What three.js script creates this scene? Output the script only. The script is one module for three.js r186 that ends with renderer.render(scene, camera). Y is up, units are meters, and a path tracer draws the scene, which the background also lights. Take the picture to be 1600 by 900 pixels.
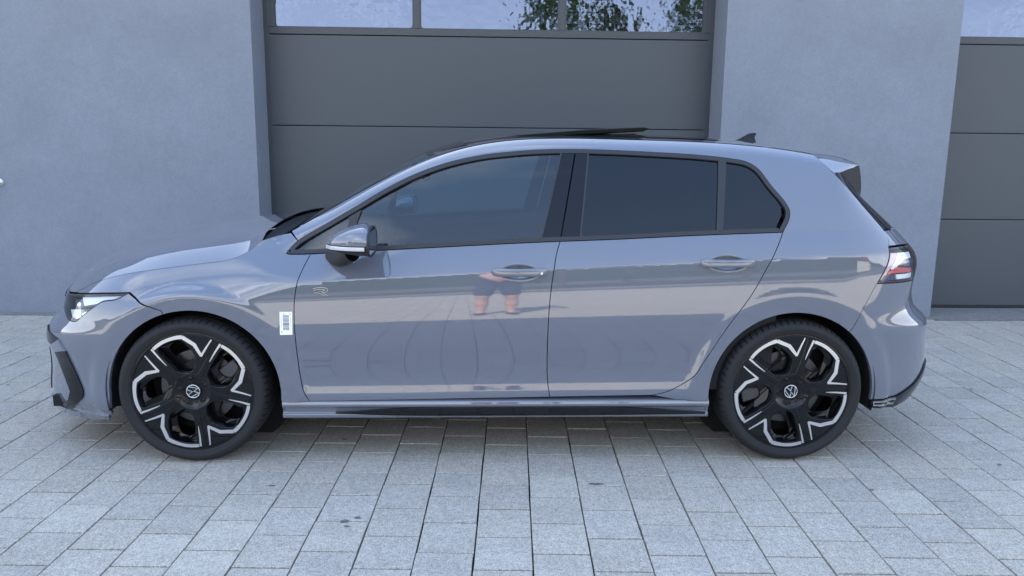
import * as THREE from 'three';
import { RoundedBoxGeometry } from 'three/addons/geometries/RoundedBoxGeometry.js';
import { mergeGeometries } from 'three/addons/utils/BufferGeometryUtils.js';
import { FontLoader } from 'three/addons/loaders/FontLoader.js';
import { TextGeometry } from 'three/addons/geometries/TextGeometry.js';
import { MarchingCubes } from 'three/addons/objects/MarchingCubes.js';
import { ImprovedNoise } from 'three/addons/math/ImprovedNoise.js';

// ---------------------------------------------------------------- camera, sky, sun, exposure
const scene = new THREE.Scene();
const camera = new THREE.PerspectiveCamera(2 * Math.atan(450 / 1215) * 180 / Math.PI, 1600 / 900, .05, 3000);
{
  const pitch = Math.atan(223 / 1215), roll = .0109, c = Math.cos(pitch), s = Math.sin(pitch);
  const right = new THREE.Vector3(1, 0, 0), up = new THREE.Vector3(0, c, -s), back = new THREE.Vector3(0, s, c);
  const r = right.clone().multiplyScalar(Math.cos(roll)).addScaledVector(up, Math.sin(roll));
  const u = up.clone().multiplyScalar(Math.cos(roll)).addScaledVector(right, -Math.sin(roll));
  camera.quaternion.setFromRotationMatrix(new THREE.Matrix4().makeBasis(r, u, back));
  camera.position.set(0, 1.39, 0);
}
const renderer = new THREE.WebGLRenderer({ antialias: true });
renderer.setSize(1024, 576);
renderer.toneMapping = THREE.LinearToneMapping;
renderer.toneMappingExposure = 3.8;
renderer.shadowMap.enabled = true;

const noise = new ImprovedNoise();
let seed = 20240611;
const rnd = () => { seed = (seed + 0x6D2B79F5) | 0; let t = Math.imul(seed ^ (seed >>> 15), 1 | seed); t = (t + Math.imul(t ^ (t >>> 7), 61 | t)) ^ t; return ((t ^ (t >>> 14)) >>> 0) / 4294967296; };
const fbm = (x, y, z, n = 4) => { let s = 0, a = .5; for (let i = 0; i < n; i++) { s += a * noise.noise(x, y, z); x *= 2.03; y *= 2.03; z *= 2.03; a *= .5; } return s; };

const SUN_EL = 39 * Math.PI / 180, SUN_AZ = 20 * Math.PI / 180;             // behind the building, a little to the left
const sunDir = new THREE.Vector3(-Math.sin(SUN_AZ) * Math.cos(SUN_EL), Math.sin(SUN_EL), -Math.cos(SUN_AZ) * Math.cos(SUN_EL));
{
  const W = 1024, H = 512, d = new Float32Array(W * H * 4);
  for (let j = 0; j < H; j++) for (let i = 0; i < W; i++) {
    const el = ((j + .5) / H - .5) * Math.PI, az = ((i + .5) / W - .5) * 2 * Math.PI;
    const x = Math.cos(el) * Math.cos(az), y = Math.sin(el), z = Math.cos(el) * Math.sin(az);
    const h = Math.max(0, y), k = Math.exp(-h * 2.6);
    let r = .10 + .70 * k, g = .215 + .615 * k, b = .46 + .41 * k;              // deep blue above, pale near the horizon
    const cs = x * sunDir.x + y * sunDir.y + z * sunDir.z, glow = Math.pow(Math.max(0, cs), 6) * .35 + Math.pow(Math.max(0, cs), 60) * 1.4;
    r += glow; g += glow * .96; b += glow * .88;
    if (y > .02) {                                                             // thin streaks and a few heaped clouds
      const q = 1 / (y + .18), f = fbm(x * q * .9 + 3.1, z * q * 1.5, 1.7, 6), w = fbm(x * q * .35, z * q * .6 + 9, 5.2, 3);
      const c = Math.min(.85, Math.max(0, (f + .55 * w - .15) * 2.3)) * Math.min(1, (y - .02) * 9);
      r += (1.02 - r) * c; g += (1.04 - g) * c; b += (1.10 - b) * c;
    }
    if (y < 0) { r = .30; g = .30; b = .31; }
    const o = (j * W + i) * 4; d[o] = r; d[o + 1] = g; d[o + 2] = b; d[o + 3] = 1;
  }
  const t = new THREE.DataTexture(d, W, H, THREE.RGBAFormat, THREE.FloatType);
  t.mapping = THREE.EquirectangularReflectionMapping; t.magFilter = THREE.LinearFilter; t.needsUpdate = true;
  scene.background = t; scene.environment = t;
}
const sun = new THREE.DirectionalLight(new THREE.Color(1, .95, .87), 5);
sun.position.copy(sunDir).multiplyScalar(60); sun.target.position.set(0, 0, 0);
sun.castShadow = true; sun.shadow.mapSize.set(4096, 4096); sun.shadow.radius = 1;
Object.assign(sun.shadow.camera, { left: -45, right: 45, top: 45, bottom: -45, near: 1, far: 160 });
scene.add(sun, sun.target);

// ---------------------------------------------------------------- helpers
const lin = (r, g, b) => new THREE.Color().setRGB(r, g, b);
const taken = new Map();
function numbered(name) { const n = taken.get(name) || 0; taken.set(name, n + 1); return n ? name + '_' + String(n).padStart(3, '0') : name; }
function obj(name, geometry, material, parent, pos, label) {
  const g = Array.isArray(geometry) ? join(geometry) : geometry;
  const m = new THREE.Mesh(g, material); m.name = parent === scene ? numbered(name) : name;
  m.castShadow = m.receiveShadow = true;
  if (pos) m.position.set(...pos);
  if (label) m.userData.label = label;
  parent.add(m); return m;
}
function part(name, parent, pos) { const g = new THREE.Group(); g.name = name; if (pos) g.position.set(...pos); parent.add(g); return g; }
function thing(name, label, category, pos = [0, 0, 0], turn = 0, group) {
  const o = new THREE.Group(); o.name = numbered(name); o.position.set(...pos); o.rotation.y = turn;
  o.userData = { label, category }; if (group) o.userData.group = group;
  scene.add(o); return o;
}
function join(list) {
  const keys = ['position', 'normal', 'uv'];
  return mergeGeometries(list.map(g => {
    g = g.index ? g.toNonIndexed() : g.clone();
    for (const k of Object.keys(g.attributes)) if (!keys.includes(k)) g.deleteAttribute(k);
    if (!g.attributes.normal) g.computeVertexNormals();
    if (!g.attributes.uv) g.setAttribute('uv', new THREE.BufferAttribute(new Float32Array(g.attributes.position.count * 2), 2));
    g.morphAttributes = {};
    return g;
  }));
}
function mirrored(g) { if (Array.isArray(g)) g = join(g);                                   // the same shape on the other side of the car (z to -z)
  g = g.index ? g.toNonIndexed() : g.clone();
  for (const k of ['position', 'normal']) { const a = g.attributes[k].array; for (let i = 2; i < a.length; i += 3) a[i] = -a[i]; }
  for (const k of Object.keys(g.attributes)) {
    const a = g.attributes[k].array, n = g.attributes[k].itemSize;
    for (let i = 0; i < a.length; i += 3 * n) for (let c = 0; c < n; c++) { const t = a[i + n + c]; a[i + n + c] = a[i + 2 * n + c]; a[i + 2 * n + c] = t; }
  }
  return g;
}
function box(w, h, d, x = 0, y = 0, z = 0, r = 0) {
  const g = r ? new RoundedBoxGeometry(w, h, d, 2, r) : new THREE.BoxGeometry(w, h, d);
  return g.translate(x, y, z);
}
function uvBox(w, h, d, x, y, z) {                        // box with uv in metres
  const g = new THREE.BoxGeometry(w, h, d), p = g.attributes.position, n = g.attributes.normal, uv = g.attributes.uv;
  g.translate(x, y, z);
  for (let i = 0; i < p.count; i++) {
    const a = Math.abs(n.getX(i)) > .5 ? [p.getZ(i), p.getY(i)] : Math.abs(n.getY(i)) > .5 ? [p.getX(i), p.getZ(i)] : [p.getX(i), p.getY(i)];
    uv.setXY(i, ...a);
  }
  return g;
}
function tube(pts, r, seg = 24, rs = 8, closed = false) { return new THREE.TubeGeometry(new THREE.CatmullRomCurve3(pts.map(p => new THREE.Vector3(...p)), closed), seg, r, rs, closed); }
function dataTexture(n, f, srgb, repeat = 1) {            // f(i, j) gives r, g, b in 0..1
  const d = new Uint8Array(n * n * 4);
  for (let j = 0; j < n; j++) for (let i = 0; i < n; i++) { const c = f(i, j), o = (j * n + i) * 4; for (let k = 0; k < 3; k++) d[o + k] = Math.max(0, Math.min(255, c[k] * 255)); d[o + 3] = 255; }
  const t = new THREE.DataTexture(d, n, n); t.wrapS = t.wrapT = THREE.RepeatWrapping; t.magFilter = THREE.LinearFilter; t.minFilter = THREE.LinearMipmapLinearFilter; t.generateMipmaps = true;
  if (srgb) t.colorSpace = THREE.SRGBColorSpace; t.repeat.set(repeat, repeat); t.needsUpdate = true; return t;
}
function tileNoise(n, cells, oct = 1) {                   // value noise that repeats over n pixels
  const layers = []; for (let o = 0; o < oct; o++) { const c = cells << o; layers.push([c, Float32Array.from({ length: c * c }, rnd)]); }
  const out = new Float32Array(n * n);
  for (let j = 0; j < n; j++) for (let i = 0; i < n; i++) {
    let s = 0, a = .5, t = 0;
    for (const [c, v] of layers) {
      const x = i / n * c, y = j / n * c, xi = Math.floor(x), yi = Math.floor(y), fx = x - xi, fy = y - yi, u = fx * fx * (3 - 2 * fx), w = fy * fy * (3 - 2 * fy);
      const g = (p, q) => v[(q % c) * c + (p % c)];
      s += a * ((g(xi, yi) * (1 - u) + g(xi + 1, yi) * u) * (1 - w) + (g(xi, yi + 1) * (1 - u) + g(xi + 1, yi + 1) * u) * w); t += a; a *= .6;
    }
    out[j * n + i] = s / t;
  }
  return out;
}
// ---------------------------------------------------------------- materials of the setting
const N = 512;
const fine = tileNoise(N, 256, 1), mid = tileNoise(N, 48, 3), coarse = tileNoise(N, 6, 4);
const grain = Float32Array.from({ length: N * N }, rnd);
const paverMap = dataTexture(N, (i, j) => {
  const o = j * N + i, g = grain[o], f = fine[o];
  let v = .84 + (f - .5) * .32 + (mid[o] - .5) * .16 + (coarse[o] - .5) * .06 + (g > .95 ? .13 : g < .04 ? -.20 : 0);
  return [v, v * .995, v * .985];
}, true, 1 / .62);
const paverBump = dataTexture(N, (i, j) => { const o = j * N + i, v = fine[o] * .6 + grain[o] * .4; return [v, v, v]; }, false, 1 / .62);
const stuccoBump = dataTexture(N, (i, j) => { const o = j * N + i, v = fine[o] * .55 + mid[o] * .45; return [v, v, v]; }, false, 1 / .55);
const stuccoMap = dataTexture(N, (i, j) => { const o = j * N + i, v = .90 + (fine[o] - .5) * .05 + (mid[o] - .5) * .035 + (coarse[(o * 1) % (N * N)] - .5) * .07; return [v, v, v]; }, true, 1 / 1.9);
const gravelMap = dataTexture(N, (i, j) => { const o = j * N + i, v = .74 + (fine[o] - .5) * .45 + (coarse[o] - .5) * .2; return [v, v, v]; }, true, 1 / 1.4);
const grassMap = dataTexture(N, (i, j) => { const o = j * N + i, v = .62 + (fine[o] - .5) * .5 + (coarse[o] - .5) * .5; return [v * .95, v, v * .8]; }, true, 1 / 6);
const doorBump = dataTexture(N, (i, j) => { const o = j * N + i, v = fine[o] * .5 + mid[o] * .5; return [v, v, v]; }, false, 1 / .5);
const paneBump = dataTexture(N, (i, j) => { const o = j * N + i, v = coarse[o]; return [v, v, v]; }, false, 1 / 1.1);

const M = {};
M.paver = new THREE.MeshStandardMaterial({ map: paverMap, bumpMap: paverBump, bumpScale: .0012, roughness: .82, vertexColors: true });
M.joint = new THREE.MeshStandardMaterial({ color: lin(.045, .043, .04), roughness: 1, map: gravelMap });
M.ground = new THREE.MeshStandardMaterial({ color: lin(.17, .165, .15), roughness: .95, map: gravelMap });
M.grass = new THREE.MeshStandardMaterial({ color: lin(.10, .13, .045), roughness: 1, map: grassMap });
M.field = new THREE.MeshStandardMaterial({ color: lin(.34, .28, .16), roughness: 1, map: grassMap });
M.hill = new THREE.MeshStandardMaterial({ color: lin(.06, .085, .045), roughness: 1, map: grassMap });
M.stucco = new THREE.MeshStandardMaterial({ color: lin(.285, .312, .358), map: stuccoMap, bumpMap: stuccoBump, bumpScale: .0009, roughness: .92 });
M.gate = new THREE.MeshStandardMaterial({ color: lin(.066, .075, .083), bumpMap: doorBump, bumpScale: .00025, roughness: .42 });
M.gateFrame = new THREE.MeshStandardMaterial({ color: lin(.062, .067, .073), roughness: .4 });
M.seal = new THREE.MeshStandardMaterial({ color: lin(.02, .02, .021), roughness: .8 });
M.pane = new THREE.MeshPhysicalMaterial({ color: lin(.135, .162, .225), metalness: 1, roughness: .02, bumpMap: paneBump, bumpScale: .003 });
M.drip = new THREE.MeshStandardMaterial({ color: lin(.55, .55, .54), roughness: .9 });
M.concrete = new THREE.MeshStandardMaterial({ color: lin(.33, .32, .30), map: paverMap, bumpMap: paverBump, bumpScale: .001, roughness: .85 });
M.steel = new THREE.MeshStandardMaterial({ color: lin(.55, .56, .57), metalness: 1, roughness: .28 });
M.roofing = new THREE.MeshStandardMaterial({ color: lin(.12, .12, .12), roughness: .9 });

// ---------------------------------------------------------------- building with two sectional doors
const BYAW = 1.7 * Math.PI / 180, WALLZ = -6.217 - 4.19 * Math.tan(BYAW), REC = .35, TOP = 5.0;
const building = thing('commercial_building', 'grey rendered commercial building with two anthracite sectional garage doors', 'building', [0, 0, WALLZ], BYAW);
const HEAD = 3.05, L0 = -14, R1 = 12.6, OPEN = [[-2.045, 1.668], [3.545, 7.258]];
obj('wall', uvBox(OPEN[0][0] - L0, TOP, .45, (L0 + OPEN[0][0]) / 2, TOP / 2, -.225), M.stucco, building);
obj('wall', uvBox(OPEN[1][0] - OPEN[0][1], TOP, .45, (OPEN[0][1] + OPEN[1][0]) / 2, TOP / 2, -.225), M.stucco, building);
obj('wall', uvBox(R1 - OPEN[1][1], TOP, .45, (OPEN[1][1] + R1) / 2, TOP / 2, -.225), M.stucco, building);
for (const [a, b] of OPEN) obj('lintel', uvBox(b - a, TOP - HEAD, .45, (a + b) / 2, (TOP + HEAD) / 2, -.225), M.stucco, building);
obj('wall', uvBox(.4, TOP, 12, L0 + .2, TOP / 2, -6.452), M.stucco, building);
obj('wall', uvBox(.4, TOP, 12, R1 - .2, TOP / 2, -6.452), M.stucco, building);
obj('wall', uvBox(R1 - L0, TOP, .4, (L0 + R1) / 2, TOP / 2, -12.66), M.stucco, building);
obj('roof', uvBox(R1 - L0 - .1, .25, 12.75, (L0 + R1) / 2, TOP - .14, -6.43), M.roofing, building);
obj('parapet_cap', box(R1 - L0 + .08, .05, .52, (L0 + R1) / 2, TOP + .027, -.225, .01), M.gateFrame, building);
function panelShape(w, h) {                                 // a door section: flat skin with softly turned top and bottom edges
  const s = new THREE.Shape(), e = .007; s.moveTo(-.040, 0); s.lineTo(-e, 0); s.quadraticCurveTo(0, 0, 0, e); s.lineTo(0, h - e); s.quadraticCurveTo(0, h, -e, h); s.lineTo(-.040, h);
  const g = new THREE.ExtrudeGeometry(s, { depth: w, bevelEnabled: false, curveSegments: 4 });
  g.rotateY(-Math.PI / 2).translate(w / 2, 0, 0);
  const p = g.attributes.position, uv = g.attributes.uv;       // shape x (outwards) has become z
  for (let i = 0; i < p.count; i++) uv.setXY(i, p.getX(i), p.getY(i));
  return g;
}
for (const [a, b] of OPEN) {
  const d = part('garage_door', building, [(a + b) / 2, 0, -REC]), w = b - a - .075;
  const heights = [[.028, .7915], [.7955, 1.5315], [1.5355, 2.263]];
  for (const [y0, y1] of heights) obj('door_panel', panelShape(w, y1 - y0).translate(0, y0, 0), M.gate, d);
  // glazed section: rails, mullions and panes set back in them
  const y0 = 2.269, y1 = 2.96, n = 3, m = .05;
  obj('window_rail', box(w, .055, .040, 0, y0 + .0275, -.020, .003), M.gateFrame, d);
  obj('window_rail', box(w, .055, .040, 0, y1 - .0275, -.020, .003), M.gateFrame, d);
  const cuts = [-w / 2 + .025, -w / 2 + .107 + 1.08 + .025, -w / 2 + .107 + 2.27 + .03, w / 2 - .025];
  cuts.forEach((x, k) => obj('window_mullion', box(k === 0 || k === n ? .05 : m, y1 - y0 - .112, .036, x + (k === 0 ? .0 : 0), (y0 + y1) / 2, -.020, .003), M.gateFrame, d));
  for (let k = 0; k < n; k++) {
    const xa = cuts[k] + .025, xb = cuts[k + 1] - .025;
    const inner = new THREE.Shape(), ww = xb - xa, hh = y1 - y0 - .11, r = .03;
    inner.moveTo(0, 0); inner.lineTo(ww, 0); inner.lineTo(ww, hh); inner.lineTo(0, hh);
    const hole = new THREE.Path(); const c = [[.010, .006], [ww - .010, .006], [ww - .010, hh - .006], [.010, hh - .006]];
    hole.moveTo(c[0][0] + r, c[0][1]); hole.lineTo(c[1][0] - r, c[1][1]); hole.quadraticCurveTo(c[1][0], c[1][1], c[1][0], c[1][1] + r); hole.lineTo(c[2][0], c[2][1] - r); hole.quadraticCurveTo(c[2][0], c[2][1], c[2][0] - r, c[2][1]);
    hole.lineTo(c[3][0] + r, c[3][1]); hole.quadraticCurveTo(c[3][0], c[3][1], c[3][0], c[3][1] - r); hole.lineTo(c[0][0], c[0][1] + r); hole.quadraticCurveTo(c[0][0], c[0][1], c[0][0] + r, c[0][1]);
    inner.holes.push(hole);
    obj('pane_bead', new THREE.ExtrudeGeometry(inner, { depth: .010, bevelEnabled: false, curveSegments: 5 }).translate(xa, y0 + .055, -.018), M.gateFrame, d);
    const pg = new THREE.BoxGeometry(ww + .01, hh + .01, .006).translate((xa + xb) / 2, (y0 + y1) / 2, -.024);
    const p = pg.attributes.position, uv = pg.attributes.uv; for (let i = 0; i < p.count; i++) uv.setXY(i, p.getX(i) + k * .37, p.getY(i));
    obj('window_pane', pg, M.pane, d);
  }
  if (a > 3) { const s = new THREE.Shape([[0, 0], [.008, .05], [.004, .11], [.014, .17], [.010, .235], [.022, .24], [.024, .17], [.016, .10], [.018, .04], [.008, -.02]].map(p => new THREE.Vector2(...p))); obj('plaster_drip', new THREE.ExtrudeGeometry(s, { depth: .001, bevelEnabled: false }).translate(-w / 2 + .022, .36, .0004), M.drip, d); }
  obj('bottom_seal', box(w, .026, .05, 0, .015, -.022, .006), M.seal, d);
  for (const s of [-1, 1]) obj('guide_rail', box(.045, HEAD, .06, s * (w / 2 + .0165), HEAD / 2, -.031, .004), M.gateFrame, d);
  obj('head_rail', box(w, .09, .04, 0, y1 + .05, -.022, .004), M.gateFrame, d);
}
// the round fitting at the left edge of the picture
{
  const k = thing('wall_knob', 'small round metal fitting on the grey rendered wall ahead of the car', 'fitting');
  const g = new THREE.LatheGeometry([[0, .052], [.014, .052], [.022, .046], [.024, .036], [.019, .028], [.011, .022], [.011, .006], [.030, .006], [.034, .003], [.034, 0]].map(p => new THREE.Vector2(...p)), 28).rotateX(Math.PI / 2);
  obj('knob', g, M.steel, k);
  const bx = -4.085, by = 1.056; k.position.set(bx * Math.cos(BYAW), by, WALLZ - bx * Math.sin(BYAW)); k.rotation.y = BYAW;
}

// ---------------------------------------------------------------- ground
function sheet(name, x0, x1, z0, z1, y, m, nx = 1, nz = 1) {
  const g = new THREE.PlaneGeometry(x1 - x0, z1 - z0, nx, nz).rotateX(-Math.PI / 2).translate((x0 + x1) / 2, y, (z0 + z1) / 2);
  const p = g.attributes.position, uv = g.attributes.uv; for (let i = 0; i < p.count; i++) uv.setXY(i, p.getX(i), p.getZ(i));
  const o = obj(name, g, m, scene); o.userData.kind = 'structure'; return o;
}
sheet('ground', -900, 900, -900, 900, -.06, M.ground);
const PX0 = -13, PX1 = 13, PZ1 = 9.5;
const yard = new THREE.Group(); yard.name = 'paved_yard'; yard.userData = { kind: 'structure' }; scene.add(yard);
{
  obj('joint_bed', (() => { const g = new THREE.PlaneGeometry(PX1 - PX0, PZ1 + 7.4).rotateX(-Math.PI / 2).translate(0, -.017, (PZ1 - 7.4) / 2); const p = g.attributes.position, uv = g.attributes.uv; for (let i = 0; i < p.count; i++) uv.setXY(i, p.getX(i), p.getZ(i)); return g; })(), M.joint, yard);
  const CW = .2015, RW = .22, tones = [[.65, .60, .51], [.63, .582, .497], [.67, .618, .525], [.61, .568, .49], [.655, .60, .505], [.635, .59, .513]];
  // paver variants: chamfered slab, own tone and own place on the grain
  function paver(tone, ox, oz, w = CW - .0056, l = RW - .0078) {
    const c = .0014, y0 = -.05, a = w / 2, b = l / 2, P = [], Nn = [], U = [];
    const rings = [[a, b, y0], [a, b, -c], [a - c, b - c, 0]];
    const quad = (p, q, r, s, n) => { for (const v of [p, q, r, p, r, s]) { P.push(...v); Nn.push(...n); U.push(v[0] + ox, v[2] + oz); } };
    const cor = ([x, z, y]) => [[-x, y, z], [x, y, z], [x, y, -z], [-x, y, -z]];
    const dirs = [[0, 0, 1], [1, 0, 0], [0, 0, -1], [-1, 0, 0]];
    for (let k = 0; k < 2; k++) { const A = cor(rings[k]), B = cor(rings[k + 1]); for (let s = 0; s < 4; s++) { const d = dirs[s], n = k ? [d[0] * .707, .707, d[2] * .707] : d; quad(A[s], A[(s + 1) % 4], B[(s + 1) % 4], B[s], n); } }
    const T = cor(rings[2]); quad(T[0], T[1], T[2], T[3], [0, 1, 0]);
    const g = new THREE.BufferGeometry(); g.setAttribute('position', new THREE.Float32BufferAttribute(P, 3)); g.setAttribute('normal', new THREE.Float32BufferAttribute(Nn, 3)); g.setAttribute('uv', new THREE.Float32BufferAttribute(U, 2));
    const C = []; for (let i = 0; i < P.length / 3; i++) C.push(...tone); g.setAttribute('color', new THREE.Float32BufferAttribute(C, 3)); return g;
  }
  const variants = []; for (let k = 0; k < 30; k++) { const t = tones[k % 6], f = .95 + .1 * rnd(); variants.push(paver(t.map(v => v * f), rnd(), rnd())); }
  const spots = [];
  const wallZ = x => WALLZ - x * Math.tan(BYAW);
  for (let i = Math.ceil((PX0 + .12) / CW); i * CW < PX1 - .2; i++) {
    const x = -.121 + CW / 2 + i * CW; if (x < PX0 + .1 || x > PX1 - .1) continue;
    const ph = (i & 1 ? -2.482 : -2.374) + RW / 2, end = wallZ(x) + ((x > 3.55 && x < 7.25) ? .16 : .115);
    for (let k = -24; k < 56; k++) {
      let z = ph + k * RW, len = 1; if (z + RW / 2 < end + .035 || z > PZ1 - .12) continue;
      if (z - RW / 2 < end) { len = (z + RW / 2 - end) / RW; z = end + len * RW / 2; }          // cut pavers along the facade
      spots.push([x + (rnd() - .5) * .0022, (rnd() - .5) * .0024, z + (rnd() - .5) * .0016, (rnd() - .5) * .006, Math.floor(rnd() * 30), 0, len]);
    }
  }
  // the pavers that show largest in view come first
  camera.updateMatrixWorld(true); camera.matrixWorldInverse.copy(camera.matrixWorld).invert(); camera.updateProjectionMatrix();
  const v = new THREE.Vector3();
  const seen = s => { v.set(s[0], 0, s[2]).project(camera); const front = s[2] < -1.5; const behindCar = s[2] < -3.9 && s[0] > -1.95 && s[0] < 1.8; return front && Math.abs(v.x) < 1.03 && v.y > -1.06 && !behindCar ? 1 / Math.hypot(s[0], 1.39, s[2]) : 0; };
  spots.forEach(s => { s[5] = seen(s); }); spots.sort((p, q) => q[5] - p[5]);
  const rest = []; const mat = new THREE.Matrix4(), q = new THREE.Quaternion(), e = new THREE.Euler();
  spots.forEach((s, k) => {
    const tilt = [(rnd() - .5) * .004, s[3], (rnd() - .5) * .004];
    if (k < 300 && s[5] > 0) { const o = obj('paver', variants[s[4]], M.paver, yard, [s[0], s[1], s[2]]); o.rotation.set(...tilt); o.scale.z = s[6]; }
    else { q.setFromEuler(e.set(...tilt)); mat.compose(v.set(s[0], s[1], s[2]), q, new THREE.Vector3(1, 1, s[6])); rest.push(variants[s[4]].clone().applyMatrix4(mat)); }
  });
  const m = obj('paver_field', mergeGeometries(rest), M.paver, yard); m.userData.kind = 'stuff';
  console.log('pavers', spots.length, 'in view', spots.filter(s => s[5] > 0).length);
}
// spots on the paving
{
  M.stain = new THREE.MeshStandardMaterial({ color: lin(.26, .25, .23), roughness: .9, map: gravelMap });
  const spot = (x, z, a, b, t) => { const s = new THREE.Shape(), n = 22; for (let k = 0; k <= n; k++) { const th = k / n * Math.PI * 2, r = 1 + .55 * noise.noise(Math.cos(th) * 1.7 + x * 9, Math.sin(th) * 1.7 + z * 7, t); const p = [Math.cos(th) * a * r, Math.sin(th) * b * r]; k ? s.lineTo(...p) : s.moveTo(...p); } const g = new THREE.ExtrudeGeometry(s, { depth: .0006, bevelEnabled: false }).rotateX(-Math.PI / 2).translate(x, .0016, z); obj('stain', g, M.stain, yard); };
  for (const a of [[-.615, -2.70, .016, .012, 1], [-.575, -2.73, .012, .008, 2], [-.60, -2.66, .010, .007, 3], [-.98, -3.00, .013, .006, 4], [-.79, -3.52, .011, .008, 5], [1.50, -3.02, .010, .006, 6], [2.72, -4.42, .012, .008, 7], [-2.9, -4.3, .010, .007, 9], [2.2, -3.3, .009, .007, 12], [.36, -3.05, .035, .008, 13]]) spot(...a);
}
// concrete strip along the foot of the facade, with the threshold slabs in front of the doors
{
  const g = [];
  const strip = thing('threshold_strip', 'narrow pale concrete strip along the foot of the grey facade', 'kerb', [0, 0, WALLZ], BYAW);
  const cuts = [L0, -2.047, 1.67, 3.543, 7.26, R1];
  for (let k = 0; k < 5; k++) {
    const a = cuts[k], b = cuts[k + 1], doorway = k === 1 || k === 3, n = Math.max(1, Math.round((b - a) / 1.0));
    for (let i = 0; i < n; i++) { const x0 = a + (b - a) * i / n, x1 = a + (b - a) * (i + 1) / n, dz = doorway ? .47 : .10; obj('slab', uvBox(x1 - x0 - .006, .06, dz, (x0 + x1) / 2, -.027 + (i % 2) * .0008, (doorway ? -.37 : .002) + dz / 2), M.concrete, strip); }
  }
}
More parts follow.
